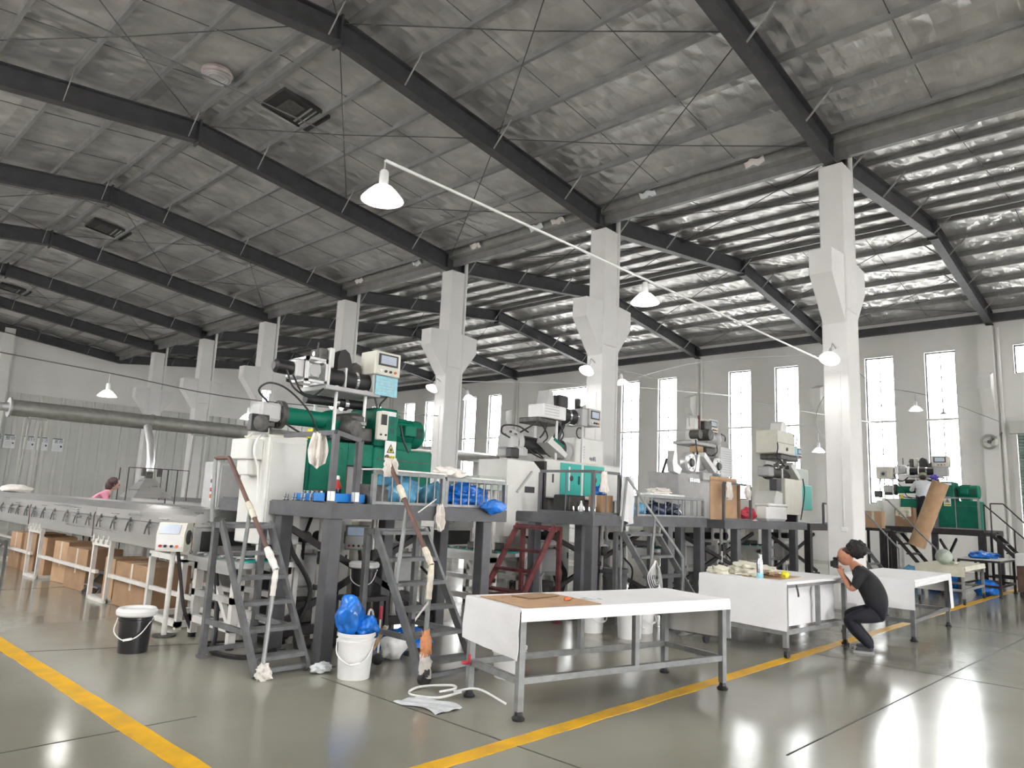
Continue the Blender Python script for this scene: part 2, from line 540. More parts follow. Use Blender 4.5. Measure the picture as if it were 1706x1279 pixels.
wall_front = wall_with_holes('wall_front', 'y', YN - 3, XL - .3, XR + .3, -0.1, 9.6, [(2.0, 6.5, 0.0, 4.2), (20.0, 23.0, 0.0, 3.5)], 0.3, 'wall_white', -1)  # unseen doorways added to throw light on the front-facing sides

def make_window(n, axis, at_, u0, u1, z0, z1, cols, rows, s=1):
    w = bpy.data.objects.new('window_%d' % n, None)
    COL.objects.link(w)
    tag(w, kind='structure')
    P = (lambda u, d, z: (at_ + s * d, u, z)) if axis == 'x' else (lambda u, d, z: (u, at_ + s * d, z))
    def bx(mb, ua, ub, da, db, za, zb):
        a, b = P(ua, da, za), P(ub, db, zb)
        mb.box(*[min(i, j) for i, j in zip(a, b)], *[max(i, j) for i, j in zip(a, b)])
    f = MB()
    for q in ((u0, u0 + .045, z0, z1), (u1 - .045, u1, z0, z1), (u0, u1, z0, z0 + .045), (u0, u1, z1 - .045, z1)):
        bx(f, q[0], q[1], .12, .18, q[2], q[3])
    f.build('window_frame', 'steel_dark', w)
    du = (u1 - u0) / cols; dz = (z1 - z0) / rows
    for i in range(1, cols):
        m = MB(); bx(m, u0 + i * du - .014, u0 + i * du + .014, .12, .18, z0, z1); m.build('mullion', 'steel_dark', w)
    for j in range(1, rows):
        m = MB(); bx(m, u0, u1, .13, .17, z0 + j * dz - .014, z0 + j * dz + .014); m.build('glazing_bar', 'steel_dark', w)
    pm = MB(); bx(pm, -du / 2 + .02, du / 2 - .02, .145, .152, -dz / 2 + .02, dz / 2 - .02)
    base = P(0, 0, 0)
    me = MB().add([(v[0] - base[0], v[1] - base[1], v[2]) for v in pm.v], pm.f).mesh('pane', 'window_glass')
    for i in range(cols):
        for j in range(rows):
            inst('pane', me, w, P(u0 + (i + .5) * du, 0, z0 + (j + .5) * dz))
    return w
for i, h in enumerate(win): make_window(i + 1, 'x', XR, *h, 2, 6)
make_window(20, 'x', XR, *WIDE, 4, 2)
make_window(21, 'x', XR, *SMALL, 2, 1)
for i, h in enumerate(EXTRA): make_window(22 + i, 'x', XR, *h, 2, 6)
# sill course, wall conduit line and pilasters on the window wall
MB().box(XR - .035, YN, 5.55, XR, YF, 5.63).build('conduit_course', 'wall_white', wall_right)
for k in range(-1, 8):
    y = Y0 + BAY * k
    p = MB().box(XR - .28, y - .1, 0, XR, y + .4, 8.95)
    p.prism([(XR - .28, 7.2), (XR - .85, 7.0), (XR - .85, 6.55), (XR - .28, 5.7)], y - .05, y + .35, 'y')
    p.build('pilaster', 'wall_white', wall_right)
    MB().cyl((XR - .1, y - .22, 0), (XR - .1, y - .22, 8.9), .06, n=10).build('downpipe', 'wall_white', wall_right)
# roller shutter beside the stair on the right
sh = bpy.data.objects.new('door_1', None); COL.objects.link(sh); tag(sh, kind='structure')
slat = MB().prism([(XR + .1, 0), (XR + .06, .03), (XR + .06, .08), (XR + .1, .11), (XR + .12, .11), (XR + .12, 0)], .42, 4.43, 'y').mesh('shutter_slat', 'shutter_green')
for i in range(45): inst('shutter_slat', slat, sh, (0, 0, .02 + i * .11))
for q in (4.43, .26): MB().box(XR - .12, q, 0, XR + .02, q + .16, 5.0).build('guide_rail', 'panel_wall', sh)
MB().box(XR - .3, .26, 4.95, XR + .05, 4.6, 5.4).build('shutter_box', 'panel_wall', sh)

# ribbed metal panels on the lower part of the back wall
x = XL
pan = MB().prism([(0.01, 0), (0.06, -.035), (.16, -.035), (.21, 0), (.5, 0), (.54, -.03), (.62, -.03), (.66, 0), (1.09, 0), (1.09, .05), (.01, .05)], 0, 6.55, 'z').mesh('wall_panel', 'panel_wall')
while x < XR - .2:
    inst('wall_panel', pan, wall_back, (x, YF - .09, 0))
    x += 1.1
panr = MB().prism([(0, 0.01), (-.035, .06), (-.035, .16), (0, .21), (0, .5), (-.03, .54), (-.03, .62), (0, .66), (0, 1.09), (.05, 1.09), (.05, .01)], 0, 5.2, 'z').mesh('wall_panel', 'panel_wall')
y = 33.6
while y < YF - 1.1:
    inst('wall_panel', panr, wall_right, (XR - .09, y, 0))
    y += 1.1
for k, xx in enumerate((3.0, 9.3)):
    MB().box(xx - .25, YF - .32, 0, xx + .25, YF, 10.0).build('pilaster', 'wall_white', wall_back)

# ---- roof
def slope_z(xx):
    r = RIDGE_L if xx < XC else RIDGE_R
    half = (r - XL) if xx < r and xx < XC else (XC - r if xx < XC else (r - XC if xx < r else XR - r))
    return EAVE + 1.0 * (1 - abs(xx - r) / half)
ceil = bpy.data.objects.new('ceiling', None); COL.objects.link(ceil); tag(ceil, kind='structure')
ROOF = 0.67
for (xa, xb) in ((XL - .3, RIDGE_L), (RIDGE_L, XC), (XC, RIDGE_R), (RIDGE_R, XR + .3)):
    n = 12
    za, zb = [slope_z(min(max(q, XL), XR) + (1e-4 if q == XC and xa == XC else (-1e-4 if q == XC else 0))) + ROOF for q in (xa, xb)]
    # one insulation strip per bay
    for k in range(-2, NB):
        ya, yb = Y0 + BAY * (k - 1), Y0 + BAY * k
        yb = min(yb, YF)
        if k == NB - 1: yb = YF + .3
        if ya < YN - 3: ya = YN - 3
        if yb <= ya: continue
        def fn(u, v, xa=xa, xb=xb, za=za, zb=zb, ya=ya, yb=yb):
            xx = xa + (xb - xa) * u; yy = ya + (yb - ya) * v
            zz = za + (zb - za) * u
            t = (u * 7) % 1.0
            return (xx, yy, zz - .05 * math.sin(PI * t) * (0.6 + .6 * noise.noise(Vector((xx * .8, yy * .6, 3)))) )
        MB().sheet(fn, 42, 8, .03).build('insulation_strip', 'roof_foil', ceil)

def ibeam(mb, pts, d=.5, w=.24, t=.025):
    """I section along points in a plane Y = const; pts give the underside"""
    for (a, b) in zip(pts, pts[1:]):
        y = a[1]
        for z0, z1, hw in ((0, t, w / 2), (d - t, d, w / 2), (t, d - t, .012)):
            q = []
            for p in (a, b):
                q += [(p[0], y - hw, p[2] + z0), (p[0], y + hw, p[2] + z0), (p[0], y + hw, p[2] + z1), (p[0], y - hw, p[2] + z1)]
            mb.add(q, [(0, 1, 2, 3), (7, 6, 5, 4), (0, 4, 5, 1), (1, 5, 6, 2), (2, 6, 7, 3), (3, 7, 4, 0)])
    return mb
for span, (xa, xr, xb) in enumerate(((XL, RIDGE_L, XC), (XC, RIDGE_R, XR))):
    m = ibeam(MB(), [(xa, 0, EAVE), (xr, 0, EAVE + 1), (xb, 0, EAVE)])
    m.box(xr - .02, -.14, EAVE + .92, xr + .02, .14, EAVE + 1.55)
    for q in (xa + .35, xb - .35): m.box(q - .012, -.11, slope_z(q), q + .012, .11, slope_z(q) + .48)
    me = m.mesh('rafter', 'steel_dark')
    for k in range(-2, NB):
        y = Y0 + BAY * k
        if y > YF - .3: y = YF - .3
        inst('rafter', me, ceil, (0, y, 0))
# purlins: C sections running the whole length
pur = []
for (xa, xb) in ((XL + .4, RIDGE_L - .25), (RIDGE_L + .25, XC - .55), (XC + .55, RIDGE_R - .25), (RIDGE_R + .25, XR - .3)):
    n = 7
    for i in range(n): pur.append(xa + (xb - xa) * i / (n - 1))
pm = MB().box(-.005, YN - 3, 0, .005, YF, .16).box(0, YN - 3, 0, .07, YF, .012).box(0, YN - 3, .15, .07, YF, .16).mesh('purlin', 'purlin_steel')
for xx in pur: inst('purlin', pm, ceil, (xx, 0, slope_z(xx) + .5))
# ridge lips and valley gutter
for xr in (RIDGE_L, RIDGE_R):
    MB().box(xr - .28, YN - 3, EAVE + 1.46, xr - .2, YF, EAVE + 1.66).box(xr + .2, YN - 3, EAVE + 1.46, xr + .28, YF, EAVE + 1.66).build('ridge_purlin', 'purlin_steel', ceil)
MB().box(XC - .3, YN - 3, EAVE + .42, XC + .3, YF, EAVE + .47).box(XC - .32, YN - 3, EAVE + .42, XC - .3, YF, EAVE + .68).box(XC + .3, YN - 3, EAVE + .42, XC + .32, YF, EAVE + .68).build('valley_gutter', 'galvanised', ceil)
MB().box(XC - .06, YN - 3, EAVE + .2, XC + .06, YF, EAVE + .42).build('valley_beam', 'purlin_steel', ceil)
MB().box(XR - .25, YN - 3, EAVE + .1, XR - .05, YF, EAVE + .4).build('eave_beam', 'steel_dark', ceil)
# fly braces from rafter foot flange up to the purlin, both sides
fb = {}
for s in (-1, 1):
    fb[s] = MB().bar((0, .1 * s, .04), (0, .62 * s, .56), .04, .012, up=(1, 0, 0)).mesh('fly_brace', 'brace_pale')
for k in range(-1, NB):
    y = min(Y0 + BAY * k, YF - .3)
    for j, xx in enumerate(pur):
        if j % 2 == 0:
            for s in (-1, 1):
                if y + s > YF: continue
                inst('fly_brace', fb[s], ceil, (xx, y, slope_z(xx)))
# sag rods between purlins at third points, and crossed tie rods
for (xa, xb) in ((XL + .4, RIDGE_L), (RIDGE_L, XC - .5), (XC + .5, RIDGE_R), (RIDGE_R, XR - .3)):
    sr = MB().tube([(xa, 0, slope_z(xa) + .58), (xb, 0, slope_z(xb) + .58)], .009, 5).mesh('sag_rod', 'rod_steel')
    for k in range(-1, NB - 1):
        for t in (1 / 3, 2 / 3): inst('sag_rod', sr, ceil, (0, Y0 + BAY * (k + t), 0))
for (xa, xb) in ((1.2, RIDGE_L), (RIDGE_L, 10.8), (10.8, XC - .2), (XC + .3, 19), (19, RIDGE_R), (RIDGE_R, 27), (27, XR - .3)):
    za, zb = slope_z(xa) + .42, slope_z(xb) + .42
    cr = [MB().tube([(xa, 0, za), ((xa + xb) / 2, BAY / 2, (za + zb) / 2 - .05), (xb, BAY, zb)], .012, 5).mesh('tie_rod', 'rod_steel'),
          MB().tube([(xb, 0, zb), ((xa + xb) / 2, BAY / 2, (za + zb) / 2 - .07), (xa, BAY, za)], .012, 5).mesh('tie_rod', 'rod_steel')]
    for k in (0, 1, 3, 5):
        for c in cr: inst('tie_rod', c, ceil, (0, Y0 + BAY * k, 0))
# torn scraps of lining hanging along the valley
for i, yy in enumerate((6.4, 9.2, 12.1, 12.9, 15.4, 18.2, 21.5)):
    MB().sheet(lambda u, v, yy=yy, i=i: (XC - .42 + .1 * u + .02 * math.sin(9 * v + i), yy + .45 * v, EAVE + .62 - .12 * u - .07 * abs(math.sin(5 * v + i))), 5, 9, .004).build('torn_lining', 'clear_film' if i % 2 else 'cotton_rag', ceil)

# roof ventilator openings beside the left ridge
for lab, (yy, d) in zip(('nearest dark square ventilator opening in roof lining beside the ridge', 'middle dark ventilator opening in roof lining beside the ridge', 'far dark ventilator opening in roof lining by the back wall'), ((14.45, 1.0), (26.7, 1.0), (39.0, 1.0))):
    v = thing('roof_ventilator', lab, 'ventilator', (7.65, yy, 10.40), group='roof ventilators')
    s = -(1.0 / 8.5)
    P = lambda a, b, c: (a, b, c + a * s)
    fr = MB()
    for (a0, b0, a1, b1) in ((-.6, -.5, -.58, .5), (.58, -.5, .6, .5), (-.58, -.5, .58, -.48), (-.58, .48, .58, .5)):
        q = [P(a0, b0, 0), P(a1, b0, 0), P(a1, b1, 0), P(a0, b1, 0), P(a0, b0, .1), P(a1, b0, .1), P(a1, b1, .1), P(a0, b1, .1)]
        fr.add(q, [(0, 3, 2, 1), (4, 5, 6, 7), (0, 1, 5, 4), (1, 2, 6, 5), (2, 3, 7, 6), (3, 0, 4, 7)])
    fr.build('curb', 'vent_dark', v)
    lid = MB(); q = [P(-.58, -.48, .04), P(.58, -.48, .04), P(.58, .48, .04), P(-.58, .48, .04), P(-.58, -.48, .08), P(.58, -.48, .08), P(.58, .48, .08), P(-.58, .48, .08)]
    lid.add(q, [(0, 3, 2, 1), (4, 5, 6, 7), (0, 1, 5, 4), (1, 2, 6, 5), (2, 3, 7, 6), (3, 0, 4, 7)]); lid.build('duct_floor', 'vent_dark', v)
    MB().sheet(lambda u, w: P(-.35 + .42 * u, -.3 + .65 * w, .015 + .01 * math.sin(6 * u)), 8, 4, .006).build('hatch_sheet', 'iron', v)
    for q in range(3): MB().bar(P(.16 + q * .12, -.42, .025), P(.2 + q * .12, .42, .025), .05, .01).build('turbine_blade', 'chrome' if q == 1 else 'galvanised', v)
fan = thing('ceiling_fan_cover', 'round pinkish vent cover on the roof lining left of the ridge', 'vent cover', (5.8, 14.5, 10.40))
MB().lathe([(.3, .12), (.32, .05), (.3, 0), (.2, -.03), (0.001, -.035)], n=28).build('cover', 'pinkish_fan', fan)
MB().lathe([(.12, -.028), (.125, -.045), (.02, -.05), (0.001, -.05)], n=20).build('hub', 'brace_pale', fan)
for r in (.17, .23, .28): MB().lathe([(r - .012, -.03), (r, -.045), (r + .012, -.03)], n=28, cap=False).build('grille_ring', 'brace_pale', fan)

# ---- concrete columns with crane corbels
col_labels = ['tall white concrete column with corbels behind the crouching man', 'white concrete column with corbels rising behind the teal-door machine',
              'white concrete column with corbels right of the green machine motor', 'white concrete column rising straight above the green machine',
              'white concrete column behind the black drive motor, fifth from the crouching man', 'white concrete column above the long duct, sixth from the crouching man',
              'farthest free-standing white concrete column near the back wall']
def make_column(k, label):
    c = thing('concrete_column', label, 'column', (XC, Y0 + BAY * k, 0), group='concrete columns down the middle of the hall')
    MB().bbox(-.3, -.25, 0, .3, .25, 5.85, .02).bbox(-.28, -.25, 5.85, .28, .25, EAVE, .02).build('shaft', 'column_white', c)
    for s in (-1, 1):
        MB().prism([(s * .28, 7.0), (s * .98, 6.95), (s * .98, 6.45), (s * .28, 5.55)], -.22, .22, 'y').build('corbel', 'column_white', c)
    MB().cyl((.38, -.18, 0), (.38, -.18, EAVE + .38), .06, n=12).build('downpipe', 'column_white', c)
    MB().box(-.1, -.1, EAVE, .1, .1, EAVE + .02).build('cap_plate', 'steel_dark', c)
    if k < 3:
        MB().cyl((-.315, -.08, 1.55), (-.315, -.08, 4.6), .011, n=6).build('conduit', 'plastic_white', c)
        MB().bbox(-.34, -.14, 1.46, -.3, -.02, 1.55).build('switch_box', 'plastic_white', c)
    return c
for k, l in enumerate(col_labels): make_column(k, l)

# ================================================================== LAMPS, WIRES, DUCT
def make_lamp(label, loc, rod=0.3, tilt=(0, 0), power=60, arm=None, col=(1, .96, .9), r=.19, group='dome lamps'):
    L = thing('dome_lamp', label, 'lamp', loc, group=group)
    R = Euler((tilt[0], tilt[1], 0)).to_matrix()
    def T(mb):
        mb.v = [tuple(R @ Vector(p)) for p in mb.v]; return mb
    k = r / .19
    T(MB().lathe([(.05 * k, .13 * k), (.085 * k, .115 * k), (.14 * k, .06 * k), (.19 * k, 0), (.195 * k, -.012), (.185 * k, -.012), (.13 * k, .05 * k), (.03 * k, .1 * k)], n=28, cap=False)).build('shade', 'lamp_dome' if power > 10 else 'lamp_shade', L)
    T(MB().lathe([(.001, .02 * k), (.08 * k, .015 * k), (.176 * k, .002), (.178 * k, -.004), (.1 * k, -.012), (.001, -.016)], n=28)).build('diffuser', 'bulb', L)
    T(MB().lathe([(.03 * k, .28 * k), (.042 * k, .26 * k), (.045 * k, .12 * k)], n=14)).build('ballast', 'lamp_shade', L)
    if arm:
        MB().curve([tuple(R @ Vector((0, 0, .28 * k))), (arm[0] * .5, arm[1] * .5, .34), (arm[0], arm[1], .27)], .012, 6).build('arm', 'galvanised', L)
    elif rod:
        MB().cyl((0, 0, .26 * k), (0, 0, .26 * k + rod), .008, n=6).build('hanger', 'galvanised', L)
    ld = bpy.data.lights.new('lamp_light', 'SPOT')
    ld.energy = power; ld.color = col; ld.shadow_soft_size = .12
    ld.spot_size = math.radians(165); ld.spot_blend = 0.6
    lo = bpy.data.objects.new('lamp_light', ld); COL.objects.link(lo); lo.parent = L
    lo.location = R @ Vector((0, 0, -.05)); lo.rotation_euler = (tilt[0], tilt[1], 0)
    return L
make_lamp('bright dome lamp hanging alone above the green machine, nearest of all', (3.68, 5.2, 4.39), rod=.1, power=70)
make_lamp('dome lamp hanging on the conduit left of the nearest column', (8.05, 5.2, 4.46), rod=.03, power=70)
make_lamp('tilted lamp clamped to the column behind the crouching man', (14.32, 5.0, 4.78), tilt=(0, .55), arm=(.36, 0), power=50)
make_lamp('tilted lamp clamped to the column behind the teal-door machine', (14.32, 10.95, 5.1), tilt=(0, .55), arm=(.36, 0), power=50)
make_lamp('lamp on the far side of the column behind the teal-door machine', (15.9, 10.95, 5.0), tilt=(0, -.3), arm=(-.55, 0), power=40, col=(1, .85, .62))
make_lamp('tilted lamp clamped to the column right of the green motor', (14.32, 16.9, 5.1), tilt=(0, .55), arm=(.36, 0), power=50)
make_lamp('lamp on the far side of the column right of the green motor', (15.9, 16.9, 5.0), tilt=(0, -.3), arm=(-.55, 0), power=40, col=(1, .88, .68))
make_lamp('small dome lamp hanging by the ribbed wall above the long duct', (5.3, 17.0, 3.62), rod=.25, power=50)
make_lamp('dome lamp hanging over the duct left of the white cabinet', (8.55, 17.0, 3.5), rod=.2, power=50)
make_lamp('dome lamp glowing on the wall beside the pale box-headed machine', (22.9, 8.4, 3.72), rod=.4, power=50)
make_lamp('flat dome lamp hanging before the wall between the two right windows', (24.6, 6.05, 5.1), rod=.25, power=40)
make_lamp('small dome lamp hanging in front of the rightmost tall window', (25.5, 5.5, 5.05), rod=.25, power=5, r=.12)
# wires and conduit the lamps hang on
one('lamp_conduit', MB().cyl((3.68, 5.2, 4.77), (14.66, 5.2, 4.8), .016, n=8), 'lamp_shade', 'pale straight conduit carrying the two nearest dome lamps', 'conduit')
one('hanging_cable', MB().tube([(-1.9, 5.2, 4.9), (1, 5.2, 4.78), (3.68, 5.2, 4.78)], .006, 5), 'rod_steel', 'thin cable running left from the nearest dome lamp', 'cable')
one('hanging_cable', MB().curve([(-1.9, 17, 4.5), (1.5, 17, 4.3), (5.3, 17, 4.12), (8.55, 17, 3.98), (14.7, 16.95, 4.3)], .012, 6), 'rod_steel', 'sagging cable crossing above the duct at the left', 'cable')
one('hanging_cable', MB().curve([(15.3, 10.9, 5.35), (22, 10, 5.25), (30.6, 9.0, 5.5)], .008, 5), 'lamp_shade', 'thin cable running from the teal machine column to the windows', 'cable')
one('hanging_cable', MB().curve([(15.3, 5.1, 5.0), (21, 6.1, 5.35), (24.6, 6.05, 5.65), (25.5, 5.5, 5.5), (30.8, 4.9, 5.4)], .008, 5), 'rod_steel', 'thin cable carrying the two lamps before the right windows', 'cable')
one('hanging_cable', MB().curve([(15.4, 16.9, 5.5), (22, 16, 6.3), (30.8, 14.8, 7.0)], .012, 5), 'lamp_shade', 'pale cable stretched high across in front of the far windows', 'cable')
one('hanging_cable', MB().curve([(15.35, 5.1, 5.1), (21, 12, 6.5), (30.9, 23, 7.9)], .012, 5), 'lamp_shade', 'pale cable slanting high from the nearest column to the window wall', 'cable')

one('hanging_cable', MB().curve([(15.3, 5.3, 4.5), (19, 7, 4.4), (22.9, 8.4, 4.38), (30.7, 10.9, 4.9)], .008, 5), 'rod_steel', 'thin cable carrying the lamp beside the pale box-headed machine', 'cable')
duct = thing('exhaust_duct', 'long galvanised round exhaust duct on thin posts across the hall', 'duct', (0, 30.25, 4.29))
xs = [6.35, 11.2, 16.3, 21.4, 26.5, 30.9]
for a, b in zip(xs, xs[1:]):
    sg = MB().cyl((a + .01, 0, 0), (b - .01, 0, 0), .29, n=28).build('duct_section', 'galvanised', duct)
    MB().cyl((b - .05, 0, 0), (b + .05, 0, 0), .32, n=28).build('joint_band', 'galvanised', sg)
MB().lathe([(.29, .04), (.35, .04), (.35, -.02), (.17, -.03), (.14, -.22), (.16, -.24), (.16, -.36), (.12, -.38)], (6.35, 0, 0), 'x', 28).build('end_cap', 'aluminium', duct)
for q in (7.3, 13.2, 19.2, 25.2):
    for dx, lean in ((-.26, -.12), (.16, 0)):
        MB().bar((q + dx, .0, -.26), (q + dx + lean, 0, -4.29), .07).build('post', 'galvanised', duct)
    MB().box(q - .34, -.1, -.34, q + .26, .1, -.27).build('saddle', 'galvanised', duct)

# fume hood on line two with its riser
hood = thing('fume_hood', 'stainless pyramid fume hood with silver riser pipe below the duct', 'fume hood', (7.5, 20.0, 0))
MB().add([(-.5, -.5, 1.45), (.45, -.5, 1.45), (.45, .5, 1.45), (-.5, .5, 1.45), (-.14, -.14, 1.95), (.1, -.14, 1.95), (.1, .1, 1.95), (-.14, .1, 1.95)],
         [(0, 3, 2, 1), (4, 5, 6, 7), (0, 1, 5, 4), (1, 2, 6, 5), (2, 3, 7, 6), (3, 0, 4, 7)]).build('canopy', 'stainless', hood)
MB().cyl((-.02, -.02, 1.95), (-.02, -.02, 2.12), .1, n=16).build('damper', 'iron', hood)
MB().tube([(-.02, -.02, 2.12), (.0, 0, 2.4), (.05, .3, 2.9), (.1, .8, 3.35)], .1, 14).build('riser_pipe', 'aluminium', hood)
fr = MB()
for a in (-.62, .6): 
    for b in (-.3, .3): MB().cyl((a, b, 0), (a, b, 2.2), .014, n=6).build('frame_post', 'black_steel', hood)
MB().cyl((-.62, -.3, 2.2), (.9, -.3, 2.2), .012, n=6).build('frame_rail', 'black_steel', hood)
for q in (.2, .35, .9): MB().cyl((q, -.3, 1.4), (q, -.3, 2.2), .01, n=6).build('frame_post', 'black_steel', hood)
for q in (-.2, .2): MB().bbox(q - .05, -.2, 2.0, q + .05, -.1, 2.2, .01).build('clamp', 'iron', hood)

# 5S posters on the ribbed back wall
for i, (t, px) in enumerate(zip(('整理', '整顿', '清扫', '清洁', '素养'), (9.45, 10.08, 11.0, 11.65, 12.4))):
    lab = ('leftmost white poster on the ribbed back wall', 'second white poster from left on the ribbed back wall', 'middle white poster on the ribbed back wall, beside the duct posts',
           'fourth white poster from left on the ribbed back wall', 'rightmost white poster on the ribbed back wall')[i]
    p = thing('wall_poster', lab, 'poster', (px, YF - .17, 3.87), group='row of white posters')
    MB().box(-.27, 0, -.36, .27, .03, .36).build('sheet', 'paper_white', p)
    MB().box(-.27, -.004, .31, .2, 0, .36).build('header_band', 'print_dark', p)
    flat_text(t, .23, 'print_dark', p, (0.03, -.002, .17), (PI / 2, 0, 0))
    for q in range(4): MB().box(-.2, -.003, -.02 - q * .08, .12 - .04 * (q % 2), 0, -.035 - q * .08).build('text_line', 'print_grey', p)
    MB().blob((.17, 0, -.08), .05, .004, .06, .3, 2, i, 2).build('drawing', 'print_dark', p)

# ================================================================== CURING LINES (run along Y behind each extruder)
def make_latch():
    m = MB().bbox(-.012, -.02, -.01, .0, .02, .03, .004)
    m.tube([(-.015, 0, .01), (-.03, -.02, -.03), (-.03, -.055, -.1)], .008, 6).tube([(-.015, 0, .01), (-.03, .02, -.03), (-.03, .055, -.1)], .008, 6)
    m.tube([(-.015, -.03, -.035), (-.02, 0, -.05), (-.015, .03, -.035)], .007, 6)
    return m.mesh('latch', 'iron')
LATCH = make_latch()
CLAMP = MB().bbox(-.02, -.012, 0, .0, .012, .12, .004).cyl((-.03, 0, .03), (-.005, 0, .03), .018, n=8).mesh('bracket_bolt', 'frame_white')
def curing_line(x0, y0, label, n, detail=True, width=.82):
    """stainless hooded oven on white steel trestles; x0 = side facing the aisle"""
    L = thing('curing_oven', label, 'curing oven', (x0, y0, 0), group='stainless curing ovens')
    y = 0.0; D = 3.55
    for i in range(n):
        b = MB().bbox(0, y + .004, .9, width, y + D - .004, 1.245, .01).build('oven_body', 'stainless', L)
        for h in range(2):
            ya, yb = y + h * D / 2 + .006, y + (h + 1) * D / 2 - .006
            MB().prism([(-.012, 1.25), (width + .012, 1.25), (width + .012, 1.38), (width - .14, 1.475), (.14, 1.475), (-.012, 1.38)], ya, yb, 'y').build('hood_lid', 'stainless', L)
            if detail and i < 3: MB().tube([(-.02, (ya + yb) / 2 - .12, 1.31), (-.05, (ya + yb) / 2 - .1, 1.31), (-.05, (ya + yb) / 2 + .1, 1.31), (-.02, (ya + yb) / 2 + .12, 1.31)], .007, 6).build('lid_handle', 'chrome', L)
        if detail and i < 3:
            for q in (.25, .85, 1.4, 2.1, 2.7, 3.3): inst('latch', LATCH, L, (-.004, y + q, 1.235)).scale = (1.2, 1.5, 1.5)
            MB().tube([(-.02, y + .02, .93), (-.03, y + .02, 1.25), (-.02, y + .01, 1.3)], .008, 6).build('drain_pipe', 'rust_pipe', L)
        # trestle
        for ty in (y + 2.85, y + 3.55):
            t = MB()
            for xx in (.04, width - .04): t.box(xx - .03, ty - .03, 0, xx + .03, ty + .03, .86)
            t.box(.04, ty - .03, .0, width - .04, ty + .03, .05)
            t.build('trestle_leg', 'frame_white', L)
        for xx in (.04, width - .04):
            MB().box(xx - .03, y + 2.85, .0, xx + .03, y + 3.55, .05).build('foot_rail', 'frame_white', L)
            MB().box(xx - .035, y + 2.8, .8, xx + .035, y + 3.6, .9).build('head_rail', 'frame_white', L)
        MB().box(.02, y - .2, .38, .07, y + 2.85, .43).build('stretcher', 'frame_white', L)
        MB().box(width - .07, y - .2, .38, width - .02, y + 2.85, .43).build('stretcher', 'frame_white', L)
        for q in (2.88, 3.08, 3.3, 3.52): inst('bracket_bolt', CLAMP, L, (-.0, y + q, .84))
        y += D
    # open end of the tunnel
    MB().box(.08, -.012, .95, width - .08, .004, 1.2).build('tunnel_mouth', 'vent_dark', L)
    return L
curing_line(4.0, 9.0, 'long stainless curing oven on white trestles at the left, nearest the aisle', 5)
curing_line(8.5, 9.6, 'stainless curing oven behind the teal-door machine', 4, False)
curing_line(13.3, 9.6, 'stainless curing oven behind the grey twin-drum machine', 4, False)
curing_line(18.0, 9.4, 'stainless curing oven behind the pale box-headed machine', 4, False)

def feed_table(x0, y0, label, L_=1.25):
    """aluminium profile table that carries the profile from the die into the oven"""
    t = thing('feed_conveyor', label, 'conveyor', (x0, y0, 0), group='white framed feed conveyors')
    for xx in (.0, .62):
        for yy in (0, L_):
            MB().box(xx, yy, .05, xx + .08, yy + .08, .86).build('leg', 'frame_white', t)
            MB().cyl((xx + .04, yy + .04, 0), (xx + .04, yy + .04, .05), .045, n=12).build('foot', 'rubber_black', t)
        MB().box(xx, 0, .18, xx + .07, L_ + .08, .26).build('side_rail', 'frame_white', t)
        MB().box(xx, 0, .78, xx + .07, L_ + .08, .87).build('side_rail', 'aluminium', t)
        MB().box(xx, 0, .48, xx + .06, L_ + .08, .55).build('side_rail', 'aluminium', t)
    MB().bar((.04, .1, .26), (.04, .62, .78), .06).build('diagonal_brace', 'frame_white', t)
    MB().box(-.04, -.1, .87, .74, L_ + .2, .93).build('bed', 'aluminium', t)
    MB().box(.1, -.06, .932, .6, L_ + .15, .94).build('belt', 'teal_paint', t)
    for k in range(7): MB().cyl((.02, .05 + k * .2, .955), (.68, .05 + k * .2, .955), .022, n=10).build('roller', 'chrome', t)
    MB().bbox(.12, .3, .96, .55, .75, 1.06, .01).build('guide_block', 'iron', t)
    return t
ft = feed_table(3.95, 7.78, 'white framed feed conveyor behind the left grey steps', .95)
feed_table(8.35, 8.1, 'white framed feed conveyor behind the dark red steps')
feed_table(13.0, 8.1, 'white framed feed conveyor under the grey twin-drum machine')
feed_table(17.7, 8.0, 'white framed feed conveyor under the pale box-headed machine')

def white_trestle(loc, label, w=.46, l=.75, h=.95):
    t = thing('white_trestle', label, 'trestle', loc)
    for xx in (0, w):
        for yy in (0, l): MB().box(xx - .035, yy - .035, 0, xx + .035, yy + .035, h).build('leg', 'frame_white', t)
    for z in (.06, h):
        for q in ((-.035, -.035, w + .035, .035), (-.035, l - .035, w + .035, l + .035), (-.034, 0, .034, l), (w - .034, 0, w + .034, l)): MB().box(q[0], q[1], z - .035, q[2], q[3], z + .035).build('cross_rail', 'frame_white', t)
    return t

